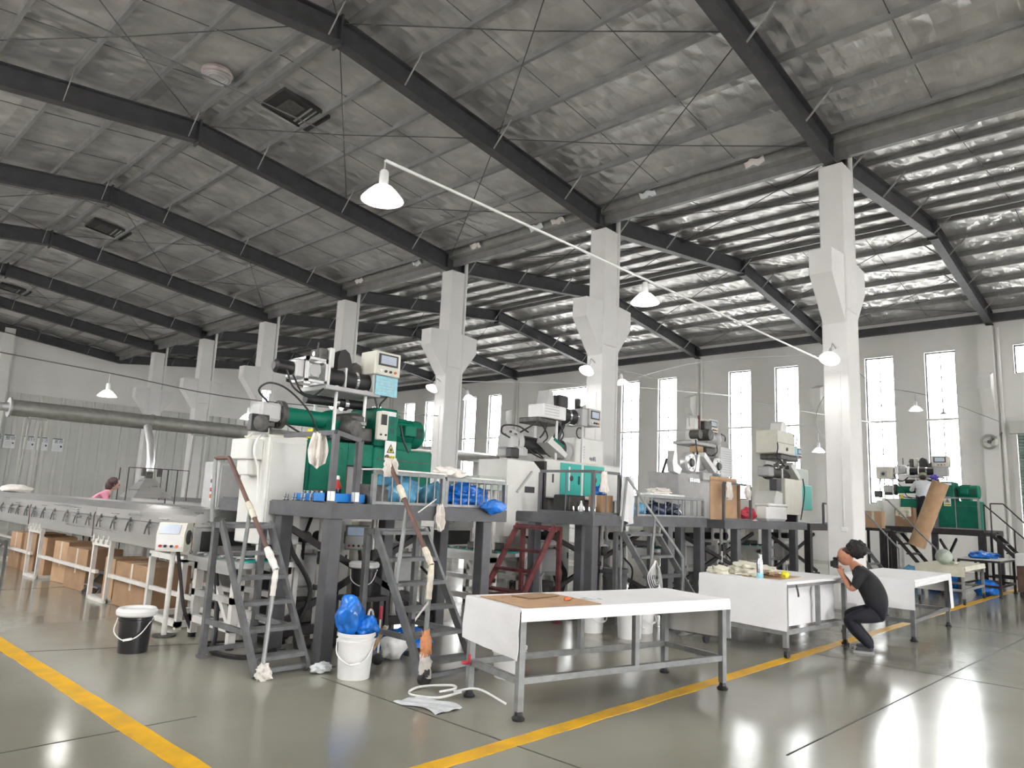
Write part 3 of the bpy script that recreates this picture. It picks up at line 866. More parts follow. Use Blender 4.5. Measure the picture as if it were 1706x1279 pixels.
white_trestle((4.04, 9.3, 0), 'white steel trestle under the near end of the oven', .74, 1.0, .84)
def operator_panel(loc, rz, label, post=True, green=False, h=.0):
    p = thing('operator_panel', label, 'control panel', loc, rz, group='small operator panels')
    body = MB().prism([(-.09, .0), (.16, .0), (.16, .33), (-.03, .33), (-.1, .2)], -.16, .16, 'x')
    body.v = [(v[0], v[1], v[2] + .98 + h) for v in body.v]
    body.build('housing', 'pale_green' if green else 'cream_paint', p)
    s = MB(); s.add([(-.13, -.1, 1.18 + h), (.1, -.1, 1.18 + h), (.1, -.045, 1.285 + h), (-.13, -.045, 1.285 + h), (-.13, -.11, 1.185 + h), (.1, -.11, 1.185 + h), (.1, -.055, 1.29 + h), (-.13, -.055, 1.29 + h)],
                    [(4, 5, 6, 7), (0, 1, 5, 4), (1, 2, 6, 5), (2, 3, 7, 6), (3, 0, 4, 7)])
    scr = s.build('screen', 'screen_grey', p)
    MB().box(-.15, -.1, 1.0 + h, .14, -.094, 1.17 + h).build('face_plate', 'plastic_white', p)
    for q, m in ((-.1, 'button_red'), (-.04, 'plastic_black'), (.03, 'plastic_black'), (.09, 'button_orange')):
        MB().cyl((q, -.1, 1.04 + h), (q, -.125, 1.04 + h), .016, n=10).build('button', m, p)
    for s_ in (-1, 1):
        MB().lathe([(.085, 0), (.085, .012), (.07, .014), (.065, .004)], (s_ * .16 if s_ > 0 else -.174, .04, 1.14 + h), 'x', 18).build('fan_grille', 'iron', p)
    if post:
        MB().cyl((.0, .05, .02), (.0, .05, .98 + h), .03, n=12).build('post', 'frame_white', p)
        MB().cyl((.0, .05, 0), (.0, .05, .02), .13, n=16).build('base_plate', 'iron', p)
        MB().curve([(.05, .06, .98 + h), (.1, .08, .7), (.2, .02, .35), (.3, .1, .05)], .022, 8).build('cable', 'rubber_black', p)
    return p
operator_panel((3.7, 8.9, 0), -.75, 'cream operator panel with round fan grille by the oven end')
operator_panel((6.1, 8.6, 0), -.6, 'pale operator panel under the railed platform of the green machine', green=True)
operator_panel((10.0, 8.4, 0), -.5, 'white operator panel under the platform of the teal-door machine')

def cabinet(loc, label, w, d, h, m='machine_white', z0=0.0, door=True, rz=0.0, grp=None):
    c = thing('electrical_cabinet', label, 'cabinet', loc, rz, grp)
    MB().bbox(0, 0, z0 + .05, w, d, z0 + h, .012).build('body', m, c)
    MB().box(.02, .02, z0, w - .02, d - .02, z0 + .05).build('plinth', 'iron', c)
    if door:
        dr = MB().bbox(.03, -.018, z0 + .1, w - .03, 0, z0 + h - .05, .006).build('door', m, c)
        MB().bbox(w - .09, -.035, z0 + h * .5, w - .06, -.018, z0 + h * .5 + .12, .004).build('handle', 'plastic_black', dr)
    return c
cb = cabinet((5.1, 10.9, 0), 'tall grey cabinet with red stop button behind the white machine cabinet', .6, .5, 2.15, 'machine_grey')
MB().box(-.012, .06, 1.55, 0, .2, 1.95).build('control_plate', 'machine_white', cb)
for q, m in ((1.85, 'plastic_black'), (1.72, 'button_red'), (1.62, 'button_orange')): MB().cyl((-.012, .13, q), (-.04, .13, q), .03, n=12).build('button', m, cb)
cabinet((5.05, 8.55, 0), 'low pale cabinet standing under the platform of the green machine', .55, .4, 1.45, 'frame_white')
cabinet((5.75, 9.1, 0), 'grey white cabinet under the railed end of the green platform', .6, .4, 1.5, 'machine_white')
cabinet((6.55, 9.2, 0), 'beige cabinet with push buttons between the two nearest machines', .5, .4, 1.35, 'cream_paint')
cabinet((9.4, 9.0, 0), 'pale pinkish cabinet under the teal-door machine', .7, .4, 1.4, 'frame_white')
cabinet((10.9, 9.1, 0), 'green-grey cabinet under the right end of the teal-door machine', .6, .4, 1.4, 'pale_green')
cabinet((14.0, 9.0, 0), 'pale cabinet under the grey twin-drum machine', .7, .4, 1.4, 'cream_paint')
cabinet((15.6, 9.0, 0), 'white cabinet under the right end of the grey twin-drum machine', .7, .4, 1.35, 'machine_white')
cabinet((18.95, 8.95, 0), 'pale cabinet under the pale box-headed machine', .8, .4, 1.4, 'cream_paint')

# cardboard cartons stored below the first oven
def carton(loc, rz, w, d, h, label, m='cardboard', grp='cartons below the first oven', flaps=False):
    c = thing('cardboard_carton', label, 'carton', loc, rz, grp)
    MB().bbox(-w / 2, -d / 2, 0, w / 2, d / 2, h, .006).build('box', m, c)
    MB().box(-w / 2 - .001, -.03, h * .4, -w / 2 + .001, .03, h).box(-w / 2, -.03, h - .001, w / 2, .03, h + .001).build('tape', 'tape_cream', c)
    MB().box(-w / 2, -.004, h - .003, w / 2, .004, h + .002).build('flap_seam', 'cardboard_dark', c)
    return c
for i, (x, y, rz, w, d, h, m, lab) in enumerate([
    (4.42, 11.2, .05, .6, 1.1, .62, 'cardboard_dark', 'wide dark cardboard carton below the near end of the oven'),
    (4.42, 12.2, -.05, .5, .5, .62, 'cardboard', 'upright cardboard carton beside the near trestle legs'),
    (4.42, 13.7, .05, .55, .9, .66, 'cardboard_dark', 'dark cardboard carton between the oven trestles'),
    (4.42, 14.75, .1, .45, .6, .7, 'cardboard', 'pale leaning cardboard carton mid-way below the oven'),
    (4.42, 15.75, -.03, .5, .55, .72, 'cardboard', 'tall cardboard carton before the second trestle'),
    (4.42, 16.6, 0, .5, .8, .74, 'cardboard_dark', 'dark cardboard carton behind the second trestle'),
    (4.42, 17.6, 0, .5, .8, .7, 'cardboard', 'farthest cardboard carton below the oven')]):
    carton((x, y, 0), rz, w, d, h, lab, m)

def step_stool(loc, rz, label):
    s = thing('step_stool', label, 'step stool', loc, rz, 'small grey step stools')
    for sx in (-.3, .3):
        MB().bar((sx, -.28, 0), (sx, .22, .55), .03, .05).build('rail', 'stair_grey', s)
        MB().bar((sx, .24, 0), (sx, .22, .55), .03, .05).build('leg', 'stair_grey', s)
    for z, y in ((.12, -.17), (.3, 0), (.5, .16)): MB().box(-.32, y - .09, z, .32, y + .09, z + .025).build('tread', 'stair_grey', s)
    return s
step_stool((4.42, 12.9, 0), PI / 2 + PI, 'small grey step stool standing among cartons below the oven')
step_stool((3.72, 17.6, 0), PI / 2 + PI, 'small grey step stool at the far left by the oven')

# white bundle lying on the oven top far left
one('white_sack', MB().blob((0, 0, .07), .3, .4, .1, .15, 1.6, 3, 3, 0.0), 'cotton_rag', 'white sack lying on the oven top at far left', 'sack', (4.45, 19.4, 1.476))

# ================================================================== PLATFORMS, RAILINGS, STAIRS
def platform(label, x0, y0, x1, y1, z, legs, rz=0.0, loc=None, leg=.15, m='platform_grey', brace=True):
    p = thing('steel_platform', label, 'platform', loc or (x0, y0, 0), rz, 'steel machine platforms')
    W, D = x1 - x0, y1 - y0
    for q in ((0, 0, W, .1), (0, D - .1, W, D)): MB().box(q[0], q[1], z - .15, q[2], q[3], z).build('edge_beam', m, p)
    for q in ((0, .1, .1, D - .1), (W - .1, .1, W, D - .1), (W / 2 - .05, .1, W / 2 + .05, D - .1)): MB().box(q[0], q[1], z - .15, q[2], q[3], z - .001).build('edge_beam', m, p)
    MB().box(.02, .02, z, W - .02, D - .02, z + .012).build('deck_plate', m, p)
    for (a, b) in legs:
        MB().bbox(a - leg / 2, b - leg / 2, .012, a + leg / 2, b + leg / 2, z - .15, .008).build('leg', m, p)
        MB().box(a - leg * .7, b - leg * .7, 0, a + leg * .7, b + leg * .7, .012).build('foot_plate', m, p)
    if brace:
        yb = 1.13
        for (a, za, b, zb) in ((.2, .25, W - .3, z - .3), (.2, z - .3, W - .3, .25)):
            MB().bar((a, yb + (.03 if za < .5 else -.03), za), (b, yb + (.03 if za < .5 else -.03), zb), .05, .07).build('diagonal_brace', 'black_steel', p)
        MB().box(.1, yb - .04, .12, W - .1, yb + .04, .22).build('tie_beam', 'black_steel', p)
    return p
ZP = 1.62
platform('dark grey steel platform carrying the green machine behind the left steps', 4.27, 6.5, 6.9, 9.0, ZP, [(.08, .08), (.12, 1.12), (2.3, .08), (2.5, 1.1), (1.6, 1.15), (.6, 2.35), (2.5, 2.35)])
platform('dark steel platform carrying the white machine with teal doors', 8.76, 6.5, 12.2, 9.1, ZP - .03, [(.08, .08), (.08, 1.2), (1.75, 1.2), (3.3, .08), (.5, .6), (2.2, .08), (3.3, 2.4), (.08, 2.4)])
platform('dark steel platform carrying the grey twin-drum machine', 12.9, 6.5, 16.9, 9.1, ZP - .05, [(.6, .08), (.08, 1.0), (2.0, .08), (3.4, .08), (3.9, 2.4), (.08, 2.4), (2.0, 2.4)])
platform('dark steel platform carrying the pale box-headed machine', 17.6, 6.7, 21.2, 9.1, ZP - .07, [(.08, .08), (1.8, .08), (3.5, .08), (.08, 2.3), (3.5, 2.3)], m='black_steel')
platform('dark steel platform carrying the far green machine by the right windows', 23.2, 4.2, 25.9, 7.6, 1.55, [(.08, .08), (.08, 1.2), (.08, 2.3), (.08, 3.3), (2.6, .08), (2.6, 3.3)], m='black_steel')

def railing(label, pts, z0, h=.34, step=.115, m='rail_grey', grp='guard railings', bars=True, r=.016, top=True):
    """square tube railing with vertical bars along straight runs"""
    o = Vector((*pts[0], z0))
    g = thing('guard_rail', label, 'railing', o, group=grp)
    for a, b in zip(pts, pts[1:]):
        a = Vector((*a, 0)) - Vector((o.x, o.y, 0)); b = Vector((*b, 0)) - Vector((o.x, o.y, 0))
        MB().bar((a.x, a.y, h), (b.x, b.y, h), .045, .04).build('top_rail', m, g)
        MB().bar((a.x, a.y, .02), (b.x, b.y, .02), .04, .03).build('bottom_rail', m, g)
        for p in ((a, b) if b.to_2d() == (Vector(pts[-1]) - o.to_2d()) or len(pts) == 2 else (a,)): MB().box(p.x - .024, p.y - .024, 0, p.x + .024, p.y + .024, h - .02).build('post', m, g)
        n = max(2, int((b - a).length / step))
        if bars:
            for i in range(1, n):
                p = a + (b - a) * (i / n)
                MB().cyl((p.x, p.y, .02), (p.x, p.y, h), r * .6, n=6).build('bar', m, g)
    return g
railing('light barred guard rail in front of the green machine, left of the corner post', [(4.8, 6.53), (5.8, 6.53)], ZP + .012, .35)
railing('grey barred guard rail around blue bags at the right end of the green platform', [(5.85, 6.53), (6.88, 6.53), (6.88, 7.6)], ZP + .012, .33)
railing('grey barred guard rail in front of the teal-door machine', [(10.0, 6.55), (12.15, 6.55), (12.15, 7.6)], ZP - .018, .33, .2)
railing('tall open frame rail at the front corner of the teal-door platform', [(8.82, 7.6), (8.82, 6.56), (9.5, 6.56)], ZP - .018, .64, .6, m='platform_grey')
railing('open frame rail round the cardboard sheets on the third platform', [(12.95, 6.55), (14.1, 6.55)], ZP - .038, .7, .6, m='platform_grey')
railing('thin rail at the front of the pale box-headed machine', [(18.6, 6.75), (20.9, 6.75)], ZP - .06, .5, .5, m='platform_grey')
railing('rail along the front of the far green machine platform', [(23.25, 4.3), (23.25, 5.4)], 1.562, .85, .5, m='rail_grey')
# corner uprights with tie at the front left of the first platform
for lab, (x, y), h in (('thin upright post beside the blue tray, left one', (4.33, 6.62), .72), ('thin upright post beside the warning sign', (4.62, 6.6), .66)):
    u = thing('upright_post', lab, 'post', (x, y, ZP + .012))
    MB().box(-.03, -.03, 0, .03, .03, h).build('tube', 'platform_grey', u)
    MB().box(-.05, -.05, 0, .05, .05, .012).build('base_plate', 'platform_grey', u)
    MB().cyl((0, 0, .02), (0, 0, .12), .042, n=10).build('plastic_wrap', 'clear_film', u)
tr = thing('top_bar', 'grey bar joining the uprights above the white rag', 'bar', (4.33, 6.62, ZP + .73))
MB().bar((0, 0, .02), (.3, -.02, -.04), .05).build('front_bar', 'platform_grey', tr)
MB().bar((0, 0, .02), (-.02, 1.0, .02), .05).build('side_bar', 'platform_grey', tr)

def stair(label, loc, rz, W, run, H, n=6, m='stair_grey', posts=True, landing=.12, tread_d=.17, grp='steel steps'):
    """local frame: foot at y=0, climbs along +y, width along x"""
    s = thing('steel_steps', label, 'steps', loc, rz, grp)
    for x in (0, W):
        MB().bar((x, 0, .02), (x, run, H), .035, .085).build('stringer', m, s)
        MB().bar((x, run - .02, H - .03), (x, run + landing, H - .03), .05, .06).build('landing_bar', m, s)
        if posts:
            MB().box(x - .03, run + landing - .03, .03, x + .03, run + landing + .03, H).build('post', m, s)
            MB().box(x - .045, run + landing - .045, 0, x + .045, run + landing + .045, .03).build('foot', m, s)
            MB().bar((x, run * .28, .37), (x, run + landing, .37), .04, .05).build('side_tie', m, s)
    MB().bar((0, run + landing, H - .03), (W, run + landing, H - .03), .06).build('head_bar', m, s)
    MB().bar((0, run + landing, .08), (W, run + landing, .08), .04).build('foot_bar', m, s)
    MB().bar((0, .03, .05), (W, .03, .05), .04).build('foot_bar', m, s)
    for i in range(n):
        t = (i + .75) / n
        y, z = run * t, H * t
        if i == n - 1: z = H - .02
        MB().box(.017, y - tread_d / 2, z - .035, W - .017, y + tread_d / 2, z).build('tread', m, s)
    return s
s1 = stair('grey steel steps at the left behind the black bucket', (3.6, 6.5, 0), 0, .55, 1.0, 1.38)
s2 = stair('grey steel steps beside the white bucket with the blue bag', (4.74, 5.45, 0), 0, .68, .92, 1.38)
s3 = stair('dark red rusty steps leading to the teal-door platform', (7.55, 7.75, 0), -PI / 2, .74, .95, 1.4, 5, 'rust_red')
s4 = stair('grey steel steps hung with coiled wire before the teal-door machine', (9.35, 5.4, 0), 0, .95, .98, 1.36, 5)
s5 = stair('dark steps with bent handrail left of the cardboard tube', (21.0, 4.75, 0), 0, .8, 1.15, 1.45, 6, 'black_steel', grp='dark far steps')
s6 = stair('dark steps at far right descending toward the wall shutter', (23.1, 2.75, 0), 0, .85, 1.3, 1.5, 7, 'black_steel', grp='dark far steps')
s7 = stair('dark steps half hidden behind the column of the crouching man', (19.0, 5.4, 0), 0, .8, 1.1, 1.45, 6, 'stair_grey', grp='dark far steps')

def handrail(label, pts, r=.018, m='rail_grey', wraps=(), loc=(0, 0, 0), posts=()):
    g = thing('handrail', label, 'handrail', pts[0])
    o = Vector(pts[0])
    L = [tuple(Vector(p) - o) for p in pts]
    for i, (a, b) in enumerate(zip(L, L[1:])):
        MB().cyl(a, b, r, n=10).build('pipe', m[i] if isinstance(m, (list, tuple)) else m, g)
    for (i, t0, t1, mm, k) in wraps:
        a, b = Vector(L[i]), Vector(L[i + 1])
        pp = [a + (b - a) * (t0 + (t1 - t0) * q / 6) for q in range(7)]
        MB().tube(pp, [r * k * (1 + .12 * ((q * 37) % 5 - 2) / 2) for q in range(7)], 9).build('wrapping', mm, g)
    for a, b in posts: MB().cyl(tuple(Vector(a) - o), tuple(Vector(b) - o), r, n=8).build('post', m if isinstance(m, str) else 'rail_grey', g)
    return g
handrail('rusty pipe handrail with cream wrapping on the left grey steps', [(3.55, 7.63, 1.38), (3.52, 7.63, 2.05), (3.56, 7.4, 2.05), (3.72, 6.52, .98), (3.64, 6.46, .02)],
         .022, ['rail_grey', 'rust_pipe', 'rust_pipe', 'rail_grey'], [(2, .42, .56, 'tape_cream', 1.5), (2, .82, 1.0, 'cotton_rag', 1.6), (3, 0, .25, 'cotton_rag', 1.25)],
         posts=[((3.62, 7.05, .72), (3.63, 6.97, 1.55))])
handrail('rusty pipe handrail with cloth wrapping beside the warning sign', [(4.86, 6.42, 2.16), (4.80, 5.5, 1.08), (4.7, 5.42, .02)],
         .024, ['rust_pipe', 'rail_grey'], [(0, .3, .42, 'tape_cream', 1.5), (0, .86, 1.0, 'tape_cream', 1.4), (1, .0, .3, 'tape_cream', 1.25), (1, .68, .95, 'cotton_rag', 1.7)],
         posts=[((4.77, 6.0, .8), (4.84, 5.98, 1.65))])
handrail('long grey handrail sloping over the coiled wire steps', [(9.38, 6.42, 1.36), (9.5, 6.42, 2.2), (9.52, 5.45, 1.05), (9.5, 5.42, .05)], .02, 'rail_grey', posts=[((9.38, 6.42, 0), (9.38, 6.42, 1.36)), ((9.36, 5.9, .68), (9.5, 5.9, 1.58))])
handrail('bent grey handrail of the dark steps left of the cardboard tube', [(21.0, 6.0, 2.25), (21.0, 5.95, 2.25), (21.0, 4.85, 1.05), (21.0, 4.83, .1)], .02, 'rail_grey')
handrail('upper dark handrail of the far right steps', [(23.95, 4.15, 2.3), (23.95, 3.85, 2.3), (23.95, 2.75, 1.1)], .018, 'black_steel', posts=[((23.95, 4.15, 1.5), (23.95, 4.15, 2.3)), ((23.95, 3.3, .7), (23.95, 3.3, 1.72)), ((23.95, 2.75, .0), (23.95, 2.75, 1.1))])
handrail('lower dark handrail of the far right steps', [(23.1, 4.15, 2.25), (23.1, 2.8, .9)], .018, 'black_steel', posts=[((23.1, 4.15, 1.5), (23.1, 4.15, 2.25)), ((23.1, 3.5, .9), (23.1, 3.5, 1.6)), ((23.1, 2.8, .0), (23.1, 2.8, .9))])
handrail('pipe rail of the steps half hidden behind the nearest column', [(19.8, 6.45, 2.25), (19.8, 5.4, 1.05), (19.8, 5.4, .02)], .02, 'rail_grey')

# ================================================================== EXTRUDERS
def m_motor(P, x0, z, y, r=.19, L=.55, m='machine_green'):
    mo = MB().lathe([(r * .55, 0), (r * .9, .02), (r, .06), (r, L * .62)], (x0, y, z), 'x', 26).build('motor', m, P)
    MB().lathe([(r * 1.05, L * .62), (r * 1.06, L * .94), (r * .9, L), (r * .2, L + .005)], (x0, y, z), 'x', 26).build('fan_cowl', m, mo)
    for k in range(16):
        a = 2 * PI * k / 16
        MB().bar((x0 + .07, y + r * 1.0 * math.cos(a), z + r * 1.0 * math.sin(a)), (x0 + L * .6, y + r * math.cos(a), z + r * math.sin(a)), .008, .03, up=(0, math.cos(a), math.sin(a))).build('cooling_fin', m, mo)
    MB().bbox(x0 + .1, y - r - .1, z - .06, x0 + .3, y - r + .04, z + .09, .012).build('terminal_box', m, mo)
    for k in range(6): MB().box(x0 + L * .66 + k * .022, y - r * 1.075, z - .07, x0 + L * .66 + k * .022 + .01, y - r * 1.04, z + .08).build('vent_slot', 'vent_dark', mo)
    MB().lathe([(.02, -.004), (.026, 0), (.02, .004)], (x0 + .2, y, z + r + .03), 'y', 12, False).build('eye_bolt', 'iron', mo)
    MB().box(x0 + .08, y - r * .8, z - r - .06, x0 + L * .6, y + r * .8, z - r * .75).build('motor_foot', m, mo)
    return mo
def m_panel(P, x0, z0, x1, z1, y, depth=.3, m='cream_paint'):
    """box with sloped screen face toward -y"""
    b = MB().bbox(x0, y, z0, x1, y + depth, z1, .012).build('control_box', m, P)
    h = z1 - z0; w = x1 - x0
    MB().box(x0 + w * .12, y - .008, z0 + h * .4, x1 - w * .12, y, z1 - h * .1).build('bezel', 'plastic_black', b)
    MB().box(x0 + w * .2, y - .012, z0 + h * .48, x1 - w * .2, y - .007, z1 - h * .17).build('screen', 'screen_grey', b)
    for k, mm in enumerate(('plastic_white', 'plastic_black', 'plastic_black', 'button_orange')):
        MB().cyl((x0 + w * (.22 + .19 * k), y, z0 + h * .18), (x0 + w * (.22 + .19 * k), y - .02, z0 + h * .18), .018, n=10).build('button', mm, b)
    return b
def m_hose(P, pts, r=.012, m='rubber_black'):
    return MB().curve(pts, r, 7).build('hose', m, P)

def green_extruder(label, loc, rz, dark_z0=1.634, cabinet_=True, blue=True):
    """local frame: die head at x=0, drive motor at x=2.4, operator side at y=0"""
    E_ = thing('green_extruder', label, 'extruder', loc, rz, 'green extruders')
    G = 'machine_green'; z0 = dark_z0; ya = .36
    # base frame: two cabinets with an open bay between
    b1 = MB().bbox(.52, .02, z0, 1.12, .78, 2.38, .015).build('base_cabinet', G, E_)
    MB().bbox(.57, .0, z0 + .06, 1.02, .02, 2.3, .006).build('panel_door', G, b1)
    MB().bbox(.62, -.006, z0 + .12, .97, 0, z0 + .14, .002).build('panel_seam', 'iron', b1)
    MB().bbox(1.12, .2, z0, 1.5, .78, 2.1, .01).build('bay_back', 'machine_grey', E_)
    MB().box(1.12, .03, 2.1, 1.5, .78, 2.38).build('bay_lintel', G, E_)
    MB().box(1.14, .1, z0, 1.18, .14, 2.1).build('bay_post', 'rust_pipe', E_)
    b2 = MB().bbox(1.5, .0, z0, 2.5, .82, 2.36, .015).build('base_cabinet', G, E_)
    MB().box(1.56, -.006, 2.2, 2.46, 0, 2.215).build('panel_seam', 'iron', b2)
    # drive
    gb = MB().bbox(1.55, .06, 2.36, 1.92, .7, 2.9, .03).build('gearbox', G, E_)
    MB().box(1.62, .052, 2.8, 1.86, .06, 2.86).build('name_plate', 'paper_white', gb)
    for zz in (2.72, 2.6):   # two dark stencilled marks
        MB().box(1.78, .054, zz - .035, 1.79, .06, zz + .035).box(1.83, .054, zz - .035, 1.84, .06, zz + .035).box(1.78, .054, zz + .02, 1.84, .06, zz + .03).build('stencil_mark', 'print_dark', gb)
    MB().lathe([(.1, 0), (.1, .1)], (1.92, ya, 2.62), 'x', 16).build('coupling', 'iron', gb)
    m_motor(E_, 1.95, 2.62, ya)
    # barrel, feed throat, die
    MB().lathe([(.11, .36), (.105, .9), (.13, .95), (.15, 1.02)], (0, ya, 2.66), 'x', 24).build('barrel', G, E_)
    MB().lathe([(.1, .26), (.175, .27), (.175, .33), (.15, .35), (.115, .37)], (0, ya, 2.66), 'x', 24).build('flange', 'iron', E_)
    for k in range(10):
        a = 2 * PI * k / 10
        MB().cyl((.25, ya + .145 * math.cos(a), 2.66 + .145 * math.sin(a)), (.28, ya + .145 * math.cos(a), 2.66 + .145 * math.sin(a)), .018, n=6).build('flange_bolt', 'iron', E_)
    MB().prism([(.92, 2.38), (1.1, 2.38), (1.08, 2.55), (1.12, 2.66), (.96, 2.7), (.9, 2.6)], ya - .12, ya + .12, 'y').build('barrel_foot', G, E_)
    hd = MB().bbox(-.02, ya - .14, 2.56, .26, ya + .12, 2.78, .03).build('die_head', 'machine_grey', E_)
    MB().cyl((.1, ya, 2.78), (.1, ya, 2.9), .035, n=10).cyl((.1, ya, 2.9), (.1, ya, 2.93), .055, n=10).build('pressure_gauge', 'chrome', hd)
    MB().bbox(.0, ya - .12, 2.48, .2, ya + .1, 2.56, .02).build('die_clamp', 'iron', hd)
    MB().bbox(1.08, .08, 2.42, 1.52, .68, 2.6, .02).build('feed_block', 'iron', E_)
    MB().bbox(1.14, .1, 2.6, 1.46, .62, 2.78, .04).build('feed_throat', 'iron', E_)
    MB().lathe([(.1, -.06), (.13, 0), (.13, .12), (.1, .14)], (1.2, .08, 2.58), 'y', 18).build('hand_wheel', 'iron', E_)
    MB().bbox(1.22, .04, 2.62, 1.38, .1, 2.68, .01).build('throat_plate', 'chrome', E_)
    cb_ = MB().bbox(1.52, -.03, 2.46, 1.68, .05, 2.84, .01).build('temperature_box', 'cream_paint', E_)
    MB().box(1.555, -.036, 2.66, 1.645, -.03, 2.8).build('display', 'plastic_black', cb_)
    for q in (1.56, 1.64): MB().cyl((q, -.03, 2.53), (q, -.045, 2.53), .014, n=10).build('button', 'plastic_black', cb_)
    # warning sign
    sg = MB().box(1.66, -.016, 2.200, 1.84, -.004, 2.460).build('warning_sign', 'paper_white', E_)
    MB().add([(1.685, -.02, 2.300), (1.815, -.02, 2.300), (1.75, -.02, 2.420), (1.685, -.016, 2.300), (1.815, -.016, 2.300), (1.75, -.016, 2.420)], [(0, 1, 2), (0, 3, 4, 1), (1, 4, 5, 2), (2, 5, 3, 0)]).build('triangle', 'print_dark', sg)
    MB().add([(1.705, -.023, 2.312), (1.795, -.023, 2.312), (1.75, -.023, 2.395), (1.705, -.02, 2.312), (1.795, -.02, 2.312), (1.75, -.02, 2.395)], [(0, 1, 2), (0, 3, 4, 1), (1, 4, 5, 2), (2, 5, 3, 0)]).build('triangle_field', 'print_yellow', sg)
    MB().bbox(1.735, -.026, 2.320, 1.77, -.022, 2.360, .001).build('pictogram', 'print_dark', sg)
    MB().box(1.67, -.019, 2.215, 1.83, -.016, 2.265).build('text_band', 'print_yellow', sg)
    flat_text('当心伤手', .036, 'print_dark', sg, (1.75, -.02, 2.240), (PI / 2, 0, 0))
    # feeder rig on white rods
    for x in (.93, 1.38):
        for y in (.12, .58): MB().cyl((x, y, 2.36), (x, y, 3.1), .022, n=12).build('rod', 'plastic_white', E_)
        MB().cyl((x, .12, 2.36), (x, .12, 2.5), .032, n=12).build('rod_socket', 'iron', E_)
    dk = MB().bbox(.72, .02, 3.02, 1.55, .7, 3.08, .01).build('feeder_deck', 'machine_grey', E_)
    for x, t in ((.74, .04), (1.0, .03), (1.46, .04)): MB().bbox(x, .05, 3.08, x + t, .62, 3.34, .008).build('side_plate', 'aluminium', E_)
    MB().cyl((.78, .16, 3.2), (1.0, .16, 3.2), .11, n=20).build('roller', 'rubber_black', E_)
    for x0_, x1_, rr in ((1.03, 1.2, .135), (1.24, 1.42, .125)): MB().cyl((x0_, .2, 3.2), (x1_, .2, 3.2), rr, n=24).build('roller', 'rubber_black', E_)
    for x0_ in (1.2, 1.42): MB().cyl((x0_, .2, 3.2), (x0_ + .04, .2, 3.2), .137, n=24).build('roller_ring', 'chrome', E_)
    MB().prism([(1.0, 3.3), (1.0, 3.5), (1.03, 3.58), (1.1, 3.62), (1.17, 3.58), (1.22, 3.45), (1.26, 3.3)], .25, .42, 'y').build('belt_guard', 'rubber_black', E_)
    MB().prism([(1.24, 3.3), (1.25, 3.42), (1.3, 3.48), (1.38, 3.45), (1.4, 3.3)], .28, .45, 'y').build('belt_guard', 'iron', E_)
    MB().bbox(.74, .25, 3.34, .84, .5, 3.58, .01).build('bearing_stand', 'iron', E_)
    MB().bbox(.86, .22, 3.34, .93, .46, 3.6, .01).build('bearing_stand', 'machine_white', E_)
    MB().cyl((.7, .36, 3.5), (1.0, .36, 3.5), .03, n=10).build('shaft', 'chrome', E_)
    MB().cyl((.6, .3, 2.9), (1.5, .3, 2.92), .06, n=16).build('lower_roller', 'rubber_black', E_)
    for x in (1.0, 1.15): MB().cyl((x, .3, 2.9), (x + .06, .3, 2.9), .085, n=18).build('roller_ring', 'chrome', E_)
    # cage gear drive and black motor
    cg = MB()
    for x in (.46, .72):
        for z in (3.1, 3.36): cg.box(x - .02, .06, z - .02, x + .02, .1, z + .02)
    for z in (3.1, 3.38): cg.box(.44, .06, z - .015, .74, .1, z + .015).box(.44, .4, z - .015, .74, .44, z + .015)
    for x in (.455, .725): cg.box(x - .015, .06, 3.1, x + .015, .1, 3.38).box(x - .015, .4, 3.1, x + .015, .44, 3.38)
    for z in (3.1, 3.38):
        for x in (.455, .725): cg.box(x - .015, .06, z - .015, x + .015, .44, z + .015)
    cg.build('gear_cage', 'aluminium', E_)
    MB().bbox(.49, .12, 3.13, .69, .38, 3.35, .03).build('worm_gearbox', 'aluminium', E_)
    MB().lathe([(.08, 0), (.085, .01), (.06, .03), (.03, .03)], (.59, .1, 3.24), 'y', 18).build('gear_cover', 'machine_grey', E_)
    MB().lathe([(.05, .1), (.085, .13), (.09, .18), (.09, .38), (.07, .42)], (0, .25, 3.24), 'x', 20).build('feeder_motor', 'plastic_black', E_)
    MB().bbox(.34, .13, 3.12, .46, .38, 3.36, .02).build('motor_adaptor', 'aluminium', E_)
    MB().cyl((.6, .12, 3.38), (.6, .1, 3.6), .012, n=8).build('antenna_rod', 'plastic_black', E_)
    # control box and job sheet
    m_panel(E_, 1.4, 3.32, 1.82, 3.64, -.02, .34)
    MB().bbox(1.42, .02, 3.06, 1.78, .3, 3.32, .01).build('junction_box', 'machine_grey', E_)
    if blue:
        jb = MB().box(1.44, -.005, 3.05, 1.8, .005, 3.31).build('job_sheet', 'paper_blue', E_)
        for k in range(5): MB().box(1.48, -.008, 3.1 + k * .04, 1.74, -.005, 3.108 + k * .04).build('print_line', 'print_grey', jb)
    # hoses
    m_hose(E_, [(.2, .1, 3.18), (.3, .08, 2.98), (.55, .1, 2.9), (.75, .1, 3.05)])
    m_hose(E_, [(.3, .12, 3.14), (.42, .1, 2.95), (.6, .12, 2.92), (.72, .12, 3.02)])
    m_hose(E_, [(.08, .25, 2.78), (-.08, .2, 2.9), (.02, .15, 3.0), (.25, .12, 2.95), (.55, .1, 2.72), (.7, .05, 2.45), (1.0, .1, 2.4)])
    m_hose(E_, [(.3, .2, 2.55), (.5, .15, 2.45), (.8, .12, 2.4)])
    m_hose(E_, [(1.5, .1, 3.06), (1.55, .08, 2.9), (1.62, .1, 2.85)])
    m_hose(E_, [(1.72, .1, 3.06), (1.62, .1, 2.95), (1.6, .1, 2.86)])
